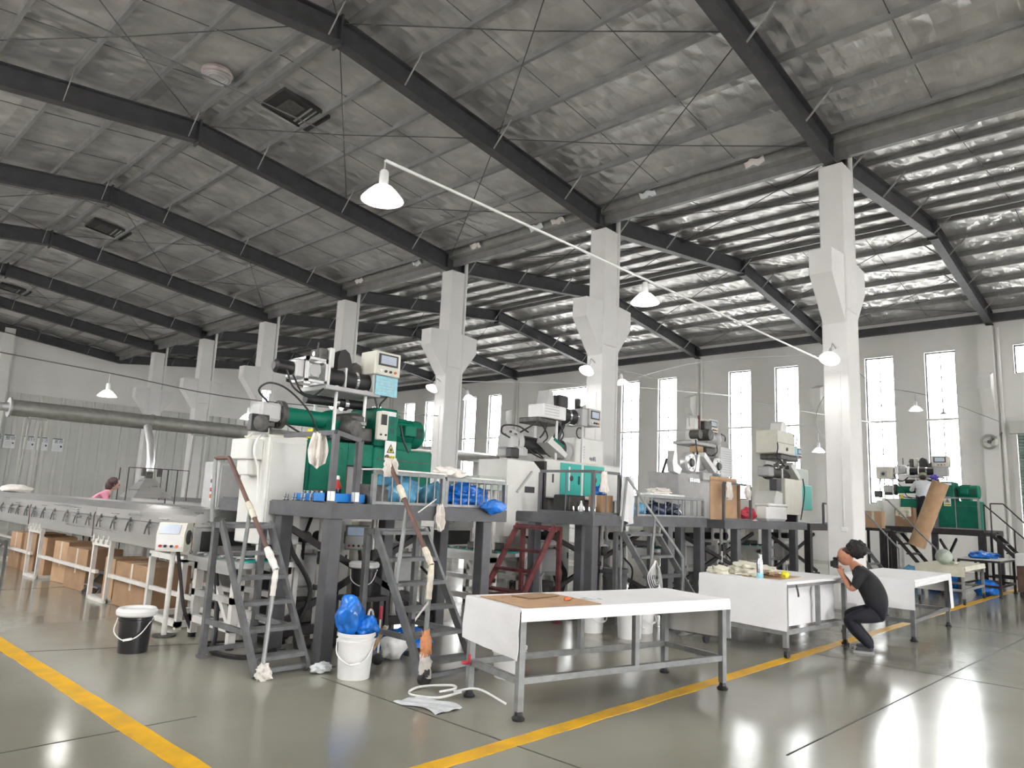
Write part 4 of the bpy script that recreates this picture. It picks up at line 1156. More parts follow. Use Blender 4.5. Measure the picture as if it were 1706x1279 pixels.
    m_hose(E_, [(1.95, .06, 2.7), (1.98, .02, 2.5), (2.05, .0, 2.36), (2.1, .04, 2.3)], .015)
    # cooling fan on the die
    f = MB().bbox(-.22, .02, 2.4, .0, .12, 2.6, .01).build('fan_housing', 'plastic_black', E_)
    MB().lathe([(.09, 0), (.095, -.01), (.06, -.02), (.03, -.02)], (-.11, .02, 2.5), 'y', 18).build('fan_ring', 'iron', f)
    MB().bbox(.52, .0, 2.38, .58, .06, 2.5, .01).build('yellow_clip', 'print_yellow', E_)
    MB().box(.0, .02, 2.36, .52, .6, 2.38).build('head_table', 'cream_paint', E_)
    if cabinet_:
        wc = MB().bbox(.0, -.02, 1.12, .5, .6, 2.36, .015).build('white_cabinet', 'machine_white', E_)
        MB().bbox(.03, -.034, 1.18, .47, -.02, 2.3, .006).build('cabinet_door', 'machine_white', wc)
        MB().bbox(-.2, .1, 2.08, .0, .5, 2.32, .01).build('side_box', 'machine_white', wc)
        MB().bbox(-.16, .14, 1.9, .0, .4, 2.08, .01).build('side_box', 'machine_white', wc)
        m_hose(wc, [(-.02, .1, 2.38), (-.12, .05, 2.3), (-.14, .05, 2.15), (-.06, .06, 1.95), (-.04, .05, 1.6)], .012, 'plastic_white')
        m_hose(wc, [(-.08, .3, 2.36), (-.06, .2, 2.42), (.05, .15, 2.42)], .012, 'plastic_white')
        MB().box(.48, -.01, .0, .54, .05, 1.12).build('cabinet_leg', 'frame_white', wc)
        MB().box(.0, -.01, .93, .06, .05, 1.12).build('cabinet_leg', 'frame_white', wc)
    return E_
green_extruder('large green extruder with black feed rollers and green motor on the nearest platform', (4.2, 7.8, 0), 0)
fx = green_extruder('far green extruder by the right windows with a worker before it', (24.0, 6.95, 0), -PI / 2, 1.562, True, False)

bxx = MB().bbox(-.15, .02, 2.98, .32, .4, 3.34, .015).build('pump_box', 'cream_paint', fx)
MB().bbox(-.02, -.03, 3.02, .16, .02, 3.2, .01).build('meter', 'machine_grey', bxx)
MB().cyl((.07, -.03, 3.11), (.07, -.045, 3.11), .05, n=14).build('dial', 'plastic_black', bxx)
for q in (-.1, .27): MB().cyl((q, .2, 2.36), (q, .2, 2.98), .02, n=10).build('rod', 'plastic_white', fx)

def white_extruder(label, loc):
    E_ = thing('white_extruder', label, 'extruder', loc)
    W_ = 'machine_white'; ya = .4
    MB().bbox(.75, .0, 1.84, 3.0, .85, 2.5, .02).build('base_cabinet', W_, E_)
    for x in (.85, 1.7, 2.85): MB().box(x, .08, 1.6, x + .1, .75, 1.84).build('base_foot', 'black_steel', E_)
    for i, (a, b) in enumerate(((1.16, 1.76), (1.84, 2.46))):
        d = MB().bbox(a, -.02, 1.9, b, .0, 2.46, .008).build('teal_door', 'teal_paint', E_, 'bright teal cabinet door')
        MB().lathe([(.05, 0), (.05, -.012), (.02, -.014)], ((a + .3) if i == 0 else (b - .3), -.02, 2.2), 'y', 16).build('lock', 'plastic_black', d)
        MB().bbox(a + (.3 if i else .5), -.04, 2.1, a + (.33 if i else .53), -.02, 2.25, .004).build('handle', 'plastic_black', d)
    MB().box(1.38, -.026, 1.98, 1.42, -.02, 2.4).build('tall_label', 'paper_white', E_)
    MB().bbox(.95, -.004, 2.1, 1.0, .0, 2.25, .002).build('access_handle', 'plastic_black', E_)
    wc = MB().prism([(-.25, 1.2), (.62, 1.2), (.62, 2.26), (.4, 2.42), (-.25, 2.42)], -.05, .6, 'y').build('white_cabinet', W_, E_)
    MB().box(.2, -.056, 1.9, .44, -.05, 2.0).build('name_plate', 'plastic_black', wc)
    MB().bar((.0, -.07, 1.9), (.35, -.07, 2.25), .03, .03).build('slanted_rail', 'machine_grey', wc)
    for q in (.1, .22, .34): MB().box(q, -.058, 1.3, q + .03, -.05, 1.36).build('latch', 'plastic_black', wc)
    MB().box(.68, -.05, 1.6, .74, .7, 2.45).build('dark_post', 'black_steel', E_)
    hd = MB().bbox(.05, ya - .2, 2.62, .3, ya + .1, 2.86, .03).build('die_head', 'machine_grey', E_)
    MB().lathe([(.1, .28), (.21, .3), (.21, .42), (.15, .45)], (0, ya, 2.76), 'x', 22).build('flange', 'machine_grey', E_)
    for k in range(8):
        a = 2 * PI * k / 8
        MB().cyl((.26, ya + .17 * math.cos(a), 2.76 + .17 * math.sin(a)), (.31, ya + .17 * math.cos(a), 2.76 + .17 * math.sin(a)), .022, n=6).build('flange_bolt', 'iron', E_)
    MB().lathe([(.15, .45), (.15, .7), (.13, 1.35), (.17, 1.4), (.18, 1.6)], (0, ya, 2.74), 'x', 22).build('barrel', 'rubber_black', E_)
    MB().lathe([(.18, 1.6), (.2, 1.62), (.2, 1.75), (.1, 1.78)], (0, ya, 2.7), 'x', 22).build('feed_drum', 'machine_grey', E_)
    MB().prism([(.8, 2.78), (1.3, 2.55), (1.36, 2.62), (.92, 2.9)], -.0, .3, 'y').build('heater_cover', W_, E_)
    MB().prism([(.95, 2.84), (1.22, 2.72), (1.25, 2.76), (.99, 2.88)], -.01, .28, 'y').build('circuit_board', 'machine_green', E_)
    MB().bbox(.15, .1, 2.5, .42, .6, 2.66, .02).build('head_base', 'machine_grey', E_)
    MB().bbox(-.1, .0, 2.45, .1, .15, 2.62, .02).build('fan_housing', 'plastic_black', E_)
    # feeder
    for x in (1.15, 1.9):
        for y in (.1, .6): MB().cyl((x, y, 2.5), (x, y, 3.2), .024, n=12).build('rod', 'plastic_white', E_)
    pb = MB().bbox(.72, .05, 3.22, 1.35, .42, 3.46, .012).build('perforated_guard', 'plastic_white', E_)
    for i in range(10):
        for j in range(4): MB().bar((.76 + i * .04, .045, 3.27 + j * .05), (.785 + i * .04, .045, 3.285 + j * .05), .012, .004, up=(0, 1, 0)).build('vent_slot', 'print_grey', pb)
    for x0_, x1_, rr in ((1.36, 1.5, .14), (1.56, 1.72, .13)): MB().cyl((x0_, .2, 3.33), (x1_, .2, 3.33), rr, n=22).build('roller', 'rubber_black', E_)
    for x0_ in (1.5, 1.72): MB().cyl((x0_, .2, 3.33), (x0_ + .05, .2, 3.33), .145, n=22).build('roller_ring', 'chrome', E_)
    m_panel(E_, 1.95, 3.2, 2.3, 3.52, -.02, .3, 'machine_grey')
    MB().bbox(1.78, .02, 3.18, 1.95, .4, 3.5, .01).build('bearing_plate', 'machine_grey', E_)
    MB().bbox(1.82, .1, 3.5, 1.9, .25, 3.56, .01).cyl((1.86, .2, 3.55), (1.86, .2, 3.7), .06, n=14).build('top_motor', 'plastic_black', E_)
    MB().bbox(1.28, .15, 3.46, 1.55, .45, 3.7, .03).build('top_motor', 'rubber_black', E_)
    MB().prism([(.92, 3.46), (1.12, 3.46), (1.08, 3.72), (.98, 3.74)], .15, .4, 'y').build('top_gearbox', 'machine_grey', E_)
    MB().bar((1.55, .3, 3.2), (1.3, .3, 2.75), .1, .08).build('feed_chute', 'rubber_black', E_)
    MB().bbox(.62, .1, 3.12, 1.3, .55, 3.22, .02).build('feeder_base', 'iron', E_)
    el = MB().bbox(1.95, .3, 2.5, 2.85, .8, 3.0, .015).build('inverter_box', W_, E_)
    for k in range(5): MB().box(2.15, .294, 2.62 + k * .05, 2.25, .3, 2.64 + k * .05).build('vent_slot', 'print_grey', el)
    flat_text('4#机', .1, 'print_dark', el, (2.5, .297, 2.62), (PI / 2, 0, 0))
    MB().lathe([(.09, -.01), (.11, 0), (.09, .01)], (2.05, .28, 3.08), 'y', 20, False).build('cable_coil', 'rubber_black', E_)
    for pts in ([(.05, .2, 2.8), (-.2, .15, 2.86), (-.15, .15, 2.98), (.15, .12, 3.0), (.4, .1, 2.92)], [(.2, .1, 2.9), (.45, .05, 3.05), (.65, .1, 3.15)], [(.7, .1, 3.15), (.85, .05, 2.9), (.8, .1, 2.78)],
                [(.9, .1, 3.15), (.75, .05, 2.95), (.7, .1, 2.85)], [(.3, .05, 2.66), (.45, .0, 2.55), (.7, .0, 2.5), (.5, .02, 2.62)], [(1.1, .0, 3.15), (1.2, -.02, 2.95), (1.1, .0, 2.8)]):
        m_hose(E_, pts, .014)
    # two indicator lamps on the green side box
    gbx = MB().bbox(-.8, .0, 1.9, -.28, .45, 2.12, .01).build('indicator_box', 'pale_green', E_)
    MB().cyl((-.68, .0, 2.03), (-.68, -.02, 2.03), .035, n=12).build('red_lamp', 'lamp_red', gbx)
    MB().cyl((-.5, .0, 2.03), (-.5, -.02, 2.03), .035, n=12).build('green_lamp', 'lamp_green', gbx)
    for q in (-.7, -.5, -.35): MB().box(q, .1, .05, q + .06, .16, 1.9).build('box_leg', 'frame_white', gbx)
    return E_
white_extruder('white extruder with two bright teal doors and perforated feeder guard', (8.75, 8.1, 0))

def grey_extruder(label, loc):
    E_ = thing('grey_extruder', label, 'extruder', loc)
    MB().prism([(.1, 1.58), (1.75, 1.58), (1.6, 2.55), (.0, 2.55)], .1, .85, 'y').build('base_cabinet', 'machine_grey', E_)
    MB().bbox(1.75, .3, 1.58, 2.5, .9, 2.35, .015).build('teal_cabinet', 'teal_paint', E_)
    MB().bbox(1.6, .5, 2.35, 2.6, .9, 2.95, .015).build('white_cabinet', 'machine_white', E_)
    for x, r in ((.42, .24), (1.68, .23)):
        w = MB().lathe([(.08, -.02), (.1, -.05), (r * .8, -.05), (r, -.02), (r, .1), (r * .8, .12)], (x, .05, 2.78), 'y', 26).build('hand_drum', 'aluminium', E_)
        MB().lathe([(.1, 0), (.08, -.04), (.03, -.045)], (x, .0, 2.78), 'y', 18).build('drum_hub', 'iron', w)
        for k in range(6):
            a = 2 * PI * k / 6
            MB().cyl((x + r * .6 * math.cos(a), -.01, 2.78 + r * .6 * math.sin(a)), (x + r * .6 * math.cos(a), .02, 2.78 + r * .6 * math.sin(a)), .025, n=8).build('drum_bolt', 'machine_grey', w)
    MB().prism([(-.3, 2.75), (-.22, 3.0), (-.12, 2.98), (-.1, 2.72), (.1, 2.62), (.0, 2.5), (-.25, 2.55)], .05, .2, 'y').build('die_arm', 'aluminium', E_)
    MB().prism([(.68, 2.6), (.8, 2.98), (.9, 3.0), (.85, 2.6)], .05, .2, 'y').build('die_arm', 'aluminium', E_)
    MB().bar((-.62, .1, 2.5), (-.45, .1, 2.8), .05, .03).build('lever', 'plastic_black', E_)
    MB().lathe([(.15, .7), (.19, .75), (.19, 1.1), (.15, 1.45)], (0, .3, 2.82), 'x', 22).build('barrel', 'machine_grey', E_)
    MB().bar((.95, .05, 3.0), (1.5, .05, 2.65), .16, .12).build('cover', 'plastic_white', E_)
    MB().bbox(.95, .0, 2.42, 1.4, .2, 2.6, .02).build('clamp_block', 'machine_grey', E_)
    for k in range(5): MB().bbox(.42 + k * .09, .02, 2.36, .48 + k * .09, .08, 2.44, .006).build('clamp_nut', 'chrome', E_)
    for x in (.95, 1.75): MB().cyl((x, .2, 2.6), (x, .2, 3.25), .022, n=10).build('rod', 'plastic_white', E_)
    MB().bbox(.62, .1, 3.22, 1.9, .6, 3.3, .015).build('feeder_deck', 'machine_grey', E_)
    MB().cyl((.75, -.04, 3.44), (.75, .2, 3.44), .1, n=18).build('feeder_motor', 'iron', E_)
    MB().cyl((1.12, -.1, 3.46), (1.12, .2, 3.46), .13, n=18).build('feeder_motor', 'iron', E_)
    MB().cyl((1.3, .2, 3.42), (1.75, .2, 3.42), .15, n=20).build('roller', 'machine_grey', E_)
    MB().sphere((1.78, .12, 3.42), .15, 1, .8, 1).build('motor_dome', 'machine_grey', E_)
    MB().bbox(1.35, .25, 3.3, 2.3, .7, 3.62, .02).build('gear_housing', 'machine_white', E_)
    MB().bbox(.95, .2, 3.58, 1.2, .45, 3.85, .02).build('bearing_stand', 'machine_white', E_)
    MB().bbox(1.08, .18, 3.6, 1.14, .22, 3.92, .006).build('red_strap', 'rust_red', E_)
    MB().bbox(1.3, .15, 3.62, 1.65, .45, 3.82, .02).build('black_box', 'iron', E_)
    m_panel(E_, 1.6, 3.6, 2.05, 3.9, .2, .3, 'cream_paint')
    MB().tube([(.5, .1, 3.6), (.45, .1, 3.88), (.62, .1, 3.86)], .015, 6).build('frame_loop', 'machine_grey', E_)
    MB().bbox(.85, .1, 3.05, 1.15, .3, 3.2, .02).build('copper_block', 'wood', E_)
    MB().bbox(1.3, .1, 3.02, 1.75, .5, 3.2, .02).build('black_tray', 'iron', E_)
    ls = MB().box(2.35, .28, 2.6, 2.95, .29, 3.3).build('job_list', 'paper_white', E_)
    for k in range(10): MB().box(2.4, .276, 2.7 + k * .055, 2.9, .28, 2.708 + k * .055).build('print_line', 'print_grey', ls)
    for pts in ([(.6, .0, 3.3), (.55, -.05, 3.1), (.7, .0, 3.0)], [(1.6, .0, 3.25), (1.55, -.02, 3.1), (1.4, .0, 3.02)], [(1.75, .02, 2.55), (1.8, -.05, 2.3), (1.85, 0, 1.9), (1.95, .1, 1.62)], [(2.2, .2, 3.6), (2.4, .2, 3.55), (2.5, .25, 3.45)]):
        m_hose(E_, pts, .014)
    return E_
grey_extruder('grey extruder with two round hand drums and list sheet', (14.0, 8.05, 0))

def pale_extruder(label, loc):
    E_ = thing('pale_extruder', label, 'extruder', loc)
    C_ = 'cream_paint'
    MB().bbox(.35, .0, 1.75, 1.5, .75, 2.7, .015).build('base_cabinet', C_, E_)
    for x in (.45, 1.3): MB().box(x, .1, 1.56, x + .1, .65, 1.75).build('base_foot', 'black_steel', E_)
    MB().bbox(1.5, .15, 1.9, 2.6, .8, 2.6, .015).build('teal_cabinet', 'teal_paint', E_)
    MB().bbox(1.6, .2, 2.6, 2.5, .8, 3.05, .015).build('inverter_box', 'pale_green', E_)
    MB().bbox(-.2, .0, 2.35, .12, .2, 2.65, .015).build('fan_housing', 'plastic_black', E_)
    MB().prism([(-.25, 1.75), (.3, 1.75), (.3, 2.3), (-.1, 2.35), (-.25, 2.1)], .05, .6, 'y').build('white_cowl', 'machine_white', E_)
    MB().lathe([(.14, .0), (.2, .05), (.2, .16), (.14, .2), (.13, .8), (.17, .9), (.17, 1.2)], (0, .35, 2.85), 'x', 20).build('barrel', 'iron', E_)
    MB().bbox(-.25, .15, 2.72, .02, .5, 2.98, .03).build('die_head', 'machine_grey', E_)
    MB().prism([(.75, 3.05), (1.3, 2.7), (1.4, 2.8), (.9, 3.16)], .0, .3, 'y').build('heater_cover', 'machine_white', E_)
    for x in (.45, 1.35):
        for y in (.12, .6): MB().cyl((x, y, 2.7), (x, y, 3.35), .024, n=10).build('rod', 'plastic_white', E_)
    MB().bbox(.25, .05, 3.2, 1.4, .65, 3.34, .02).build('feeder_deck', 'iron', E_)
    MB().bbox(-.1, .0, 3.34, 1.05, .6, 3.95, .02).build('feeder_box', C_, E_)
    MB().box(-.105, -.004, 3.62, 1.05, .0, 3.63).build('box_seam', 'iron', E_)
    MB().cyl((.5, .0, 3.48), (.5, -.02, 3.48), .05, n=14).build('inspection_port', 'plastic_black', E_)
    MB().box(1.05, .03, 3.36, 1.3, .05, 3.62).build('job_sheet', 'paper_blue', E_)
    m_panel(E_, 1.3, 3.3, 1.65, 3.6, .05, .3, 'machine_grey')
    MB().prism([(.35, 3.95), (.75, 3.95), (.7, 4.2), (.55, 4.25), (.42, 4.18)], .1, .4, 'y').build('top_hood', 'plastic_white', E_)
    for k in range(7): MB().bbox(-.15 + k * .12, -.02 + .03 * (k % 2), 2.95 + .05 * (k % 3), -.08 + k * .12, .1, 3.05 + .05 * (k % 3), .01).build('valve_block', 'iron', E_)
    for pts in ([(-.1, .0, 3.6), (-.2, -.05, 3.45), (-.15, 0, 3.25), (.1, .0, 3.15)], [(1.5, -.02, 2.75), (1.55, -.04, 2.4), (1.45, -.03, 2.0), (1.35, 0, 1.62)], [(.0, .0, 3.2), (.2, -.03, 3.05), (.4, 0, 3.1)], [(.95, .0, 3.9), (1.15, -.02, 3.85), (1.12, 0, 3.65)]):
        m_hose(E_, pts, .016)
    return E_
pale_extruder('pale cream extruder with big box-shaped feeder head left of the nearest column', (18.75, 7.9, 0))

# ================================================================== WORK TABLES
def work_table(label, loc, rz, L, W, H, mids=True, wheels=(False,) * 4, m='rail_grey', rail_z=.3):
    """local: near-left leg at origin, x along length, y along width"""
    t = thing('work_table', label, 'table', loc, rz, 'steel work tables')
    spots = [(0, 0), (L, 0), (L, W), (0, W)]
    for i, (x, y) in enumerate(spots):
        foot = .07 if not wheels[i] else .13
        MB().box(x - .028, y - .028, foot, x + .028, y + .028, H - .05).build('leg', m, t)
        if wheels[i]:
            w = MB().lathe([(.02, -.02), (.055, -.02), (.055, .02), (.02, .02)], (x + .03, y, .055), 'y', 16).build('caster', 'rubber_black', t)
            MB().box(x - .02, y - .03, .09, x + .04, y + .03, .13).build('caster_fork', 'iron', w)
        else:
            MB().lathe([(.05, 0), (.055, .02), (.035, .04), (.03, .07)], (x, y, 0), 'z', 8).build('foot', 'rubber_black', t)
    for a, b in ((0, 1), (1, 2), (2, 3), (3, 0)):
        p, q = spots[a], spots[b]
        MB().bar((*p, rail_z), (*q, rail_z), .045, .05).build('low_rail', m, t)
        MB().bar((*p, H - .045), (*q, H - .045), .045, .05).build('top_rail', m, t)
    if mids:
        for y in (0, W): MB().box(L * .52 - .025, y - .025, rail_z, L * .52 + .025, y + .025, H - .06).build('mid_post', m, t)
    MB().box(-.04, -.04, H - .02, L + .04, W + .04, H).build('table_top', 'machine_white', t)
    return t
def table_cloth(label, loc, rz, L, W, H, left, right, front, back, m='cloth_white', seed=1):
    """cloth lying on a table top and hanging over the edges by the given drops"""
    c = MB()
    e = .05
    x0, x1, y0, y1 = -e, L + e, -e, W + e
    z = H + .006
    wv = lambda a, b, s: .012 * noise.noise(Vector((a * 3 + seed, b * 3, s)))
    c.sheet(lambda u, v: (x0 + (x1 - x0) * u, y0 + (y1 - y0) * v, z + .004 * noise.noise(Vector((u * 5, v * 4, seed)))), 20, 8, .004)
    def drop(pa, pb, out, d, s):
        if isinstance(d, (int, float)): d = (d, d)
        if max(d) <= 0: return
        def fn(u, v):
            dd = (d[0] + (d[1] - d[0]) * u) * v
            k = .006 + .03 * v * (.5 + noise.noise(Vector((u * 4 + seed, v * 2, s)))) * min(1, max(d) * 3)
            rnd = min(1.0, v * max(d) / .03)
            return (pa[0] + (pb[0] - pa[0]) * u + out[0] * (k * rnd + wv(u, v, s)), pa[1] + (pb[1] - pa[1]) * u + out[1] * (k * rnd + wv(u, v, s)), z - dd)
        c.sheet(fn, 18, 10, .004)
    drop((x0, y1), (x0, y0), (-1, 0), left, 1)
    drop((x1, y0), (x1, y1), (1, 0), right, 2)
    drop((x0, y0), (x1, y0), (0, -1), front, 3)
    drop((x1, y1), (x0, y1), (0, 1), back, 4)
    o = c.build('tablecloth', m)
    o.location = loc; o.rotation_euler = (0, 0, rz)
    return tag(o, label, 'tablecloth', 'white table coverings')
T1 = (4.58, 4.09, 0); R1 = -.235
work_table('long grey steel table in the foreground under white cloth', T1, R1, 2.42, .78, .86)
table_cloth('white cloth on the foreground table with deep drop at left end', T1, R1, 2.42, .78, .86, (.36, .40), (.38, .42), .1, .08, seed=2)
T2 = (9.05, 3.77, 0); R2 = -.06
work_table('steel table on casters next to the crouching man', T2, R2, 1.75, 1.12, .9, True, (True, False, False, True))
table_cloth('white cloth hanging low over the table beside the crouching man', T2, R2, 1.75, 1.12, .9, (.55, .58), .0, .03, .3, seed=5)
T2b = MB().sheet(lambda u, v: (.05 + 1.6 * u, .1 + .03 * noise.noise(Vector((u * 5, v * 3, 2))), .84 - .5 * v), 16, 8, .004)
o = T2b.build('tablecloth', 'cloth_white'); o.location = T2; o.rotation_euler = (0, 0, R2); tag(o, 'white sheet hung inside the frame of the table beside the crouching man', 'tablecloth', 'white table coverings')
T3 = (12.0, 3.12, 0); R3 = 0.03
work_table('grey steel table just right of the crouching man', T3, R3, 2.35, .95, .86, False, rail_z=.28, m='stair_grey')
table_cloth('white cloth on the table just right of the crouching man', T3, R3, 2.35, .95, .86, (.42, .42), (.3, .3), .1, .1, seed=8)
sp = MB().sheet(lambda u, v: (2.2 + .3 * u, -.06 - .015 * math.sin(5 * u) - .02 * v, .86 - .55 * v), 8, 8, .004).build('tablecloth', 'cloth_white')
sp.location = T3; sp.rotation_euler = (0, 0, R3); tag(sp, 'narrow cloth strip hanging at the right leg of the table right of the man', 'tablecloth', 'white table coverings')
T4 = (18.3, 3.75, 0); R4 = 0.02
work_table('small caster table under cream cloth at far right', T4, R4, 2.2, .85, .8, False, (True, True, True, True))
table_cloth('cream cloth on the small far table with the white ball on it', T4, R4, 2.2, .85, .8, (.22, .22), (.2, .2), .1, .1, 'cloth_cream', seed=11)
# the far grey table with blue bags
T5 = (21.1, 3.55, 0)
work_table('far grey table loaded with blue bags near the right steps', T5, 0, 1.9, .85, .88, False, rail_z=.25, m='black_steel')
for i, (x, y, z, sx, sy, sz, m, lab) in enumerate([(.4, .45, .88, .3, .25, .1, 'blue_plastic', 'flat blue bag on the far grey table, left one'), (1.1, .45, .88, .35, .28, .08, 'blue_plastic', 'flat blue bag on the far grey table, right one')]):
    one('plastic_bag', MB().blob((0, 0, sz * .8), sx, sy, sz, .3, 2.2, 20 + i, 3, 0.0), m, lab, 'bag', (T5[0] + x, T5[1] + y, z))
one('plastic_bag', MB().blob((0, 0, .16), .3, .25, .2, .3, 2.2, 31, 3, 0.0), 'blue_plastic', 'crumpled blue bag under the far grey table', 'bag', (21.6, 3.95, .0))
one('plastic_bag', MB().blob((0, 0, .3), .35, .4, .34, .3, 2.2, 32, 3, 0.0), 'blue_plastic', 'big blue bag on the floor below the far green machine', 'bag', (22.4, 5.0, .0))
one('plastic_bag', MB().blob((0, 0, .25), .3, .3, .28, .3, 2.2, 33, 3, 0.0), 'blue_pale_plastic', 'pale blue bag on the floor beside the cardboard tube', 'bag', (22.2, 5.75, .0))
one('plastic_crate', MB().box(-.3, -.2, 0, .3, .2, .03).box(-.3, -.2, 0, -.27, .2, .3).box(.27, -.2, 0, .3, .2, .3).box(-.3, -.2, 0, .3, -.17, .3).box(-.3, .17, 0, .3, .2, .3), 'rust_red', 'dark red crate under the far grey table', 'crate', (22.5, 4.0, 0), .1)

# ---- things on table 1
def on(T, R, x, y, z): 
    return (T[0] + x * math.cos(R) - y * math.sin(R), T[1] + x * math.sin(R) + y * math.cos(R), z)
bd = thing('cardboard_sheet', 'brown cardboard sheet lying on the foreground table', 'cardboard', on(T1, R1, .42, .3, .872), R1)
MB().bbox(-.42, -.33, 0, .4, .38, .006, .002).build('sheet', 'cardboard', bd)
for i in range(9):
    MB().bbox(-.3 + .07 * i, .2 - .05 * ((i * 7) % 5), .006, -.28 + .07 * i, .21 - .05 * ((i * 7) % 5), .008, .001).build('stain', 'cardboard_dark', bd)
one('cardboard_sheet', MB().bbox(-.2, -.12, 0, .2, .12, .005, .002), 'cardboard_dark', 'smaller cardboard piece lying over the brown sheet on the foreground table', 'cardboard', on(T1, R1, .5, .52, .884), R1 + .25)
cut = thing('utility_cutter', 'orange cutter lying on the cardboard of the foreground table', 'cutter', on(T1, R1, .62, .2, .878), R1 + .4)
MB().bbox(-.05, -.014, .006, .05, .014, .03, .006).build('grip', 'button_orange', cut)
MB().bbox(.05, -.008, .01, .11, .008, .014, .001).build('blade', 'chrome', cut)
MB().bbox(-.03, -.009, .03, 0, .009, .036, .002).build('slider', 'button_red', cut)
one('film_strip', MB().sheet(lambda u, v: (-.12 + .24 * u, -.03 + .06 * v, .004 + .01 * math.sin(6 * u)), 8, 3, .002), 'clear_film', 'clear film scrap lying on the white cloth of the foreground table', 'film', on(T1, R1, .95, .28, .87), R1)
# plastic strap tied at the left leg, with loose coil on the floor
st = thing('plastic_strap', 'white plastic strap coiled at the left foot of the foreground table', 'strap', (4.68, 4.86, 0))
MB().curve([(.0, .0, .05), (-.2, .1, .012), (-.3, .35, .01), (-.1, .45, .02), (.05, .2, .06), (-.08, .0, .09), (-.15, .12, .05)], .011, 6).build('coil', 'plastic_white', st)
MB().curve([(-.05, .05, .05), (.1, -.1, .08), (.15, -.4, .01)], .01, 6).build('loose_end', 'plastic_white', st)
rb = thing('red_ribbon', 'red ribbon knotted round the left leg of the foreground table', 'ribbon', (4.72, 4.82, .3))
MB().curve([(-.03, -.03, 0), (-.04, -.04, .04), (-.035, -.035, .08)], .012, 6).build('tail', 'red_plastic', rb)
MB().lathe([(.04, -.01), (.043, 0), (.04, .01)], (-.02, .02, 0), 'z', 12).build('knot', 'red_plastic', rb)

# ---- things on table 2
fl = thing('steel_flask', 'steel flask with blue base on the table beside the man', 'flask', on(T2, R2, .1, .38, .91))
MB().lathe([(.042, .06), (.042, .2), (.03, .24)], n=20).build('body', 'steel_bottle', fl)
MB().lathe([(.043, 0), (.043, .065)], n=20).build('base_sleeve', 'paper_blue', fl)
MB().lathe([(.03, .24), (.032, .29), (.02, .295)], n=20).build('cap', 'steel_bottle', fl)
one('cotton_cloth', MB().blob((0, 0, .04), .42, .28, .1, .35, 2.4, 41, 4, 0.0), 'cloth_cream', 'heap of cream cloth on the table beside the man', 'cloth', on(T2, R2, .6, .75, .91))
one('cotton_cloth', MB().blob((0, 0, .03), .13, .14, .07, .35, 2.4, 42, 3, 0.0), 'cloth_cream', 'small cream rag at the far edge of the table beside the man', 'cloth', on(T2, R2, .12, .98, .91))
one('cardboard_sheet', MB().bbox(-.38, -.25, 0, .38, .25, .006, .002), 'cardboard', 'cardboard piece under the cloth on the table beside the man', 'cardboard', on(T2, R2, .5, .42, .909), R2 + .1)
one('rubber_offcuts', MB().blob((0, 0, .015), .2, .1, .035, .5, 4, 43, 3, 0.0), 'cardboard_dark', 'brown rubber offcuts on the cardboard beside the man', 'offcuts', on(T2, R2, .45, .42, .916))
one('yellow_sponge', MB().blob((0, 0, .04), .06, .05, .05, .2, 2, 44, 3, 0.0), 'print_yellow', 'small yellow sponge on the cardboard beside the man', 'sponge', on(T2, R2, .42, .2, .916))
cable = one('hook', MB().curve([(0, 0, 0), (.0, -.02, -.1), (.03, -.01, -.14)], .012, 6), 'iron', 'black hook hanging below the edge of the table beside the man', 'hook', on(T2, R2, .25, -.03, .86))

# ---- white ball on table 4
ball = thing('wrapped_ball', 'white wrapped ball of film on the cream covered table', 'ball', on(T4, R4, .4, .42, .812))
MB().blob((0, 0, .16), .17, .17, .165, .05, 3, 50, 4).build('ball', 'pale_green', ball)
MB().blob((.0, -.2, .03), .1, .08, .035, .3, 3, 51, 3, 0.0).build('loose_film', 'cloth_cream', ball)

# ================================================================== BUCKETS
def bucket(label, loc, col, r=.15, h=.36, lid=None, rz=0.0, handle=True, grp='plastic buckets'):
    b = thing('bucket', label, 'bucket', loc, rz, grp)
    MB().lathe([(r * .86, 0), (r * .87, .01), (r * .97, h * .78), (r * .97, h * .8), (r * 1.04, h * .8), (r * 1.04, h * .84), (r * .98, h * .85), (r * .98, h * .91), (r * 1.05, h * .92), (r * 1.05, h), (r * .97, h), (r * .84, .03), (.001, .03)], n=32).build('body', col, b)
    if lid: MB().lathe([(r * 1.08, h * .92), (r * 1.2, h * .96), (r * 1.22, h * 1.05), (r * 1.1, h * 1.12), (r * .9, h * 1.1), (r * .85, h * 1.07), (.001, h * 1.06)], n=32).build('lid', lid, b)
    if handle:
        a = MB().curve([(-r * 1.05, -.02, h * .86), (-r * 1.02, -r * .75, h * .55), (-r * .3, -r * 1.12, h * .36), (r * .5, -r * 1.05, h * .48), (r * 1.05, -.02, h * .86)], .006, 6).build('handle', 'plastic_white', b)
        MB().cyl((-r * .35, -r * 1.11, h * .36), (r * .15, -r * 1.1, h * .40), .012, n=8).build('grip', 'plastic_white', a)
    return b
bucket('black bucket with white lid standing alone near the left yellow line', (3.16, 8.29, 0), 'plastic_black', .165, .4, 'plastic_white', -.6)
wb = bucket('white bucket stuffed with a blue bag beside the platform leg', (4.36, 6.03, 0), 'plastic_white', .175, .42, None, -.5)
one('plastic_bag', MB().blob((-.05, .03, .1), .13, .13, .2, .2, 1.5, 60, 4).blob((.1, -.04, .0), .12, .11, .1, .25, 1.8, 61, 4), 'blue_plastic', 'blue bag sticking out of the white bucket by the platform leg', 'bag', (4.35, 6.04, .46))
bucket('white bucket behind the foreground table, left of the two in view', (8.5, 6.3, 0), 'plastic_white', .19, .42)
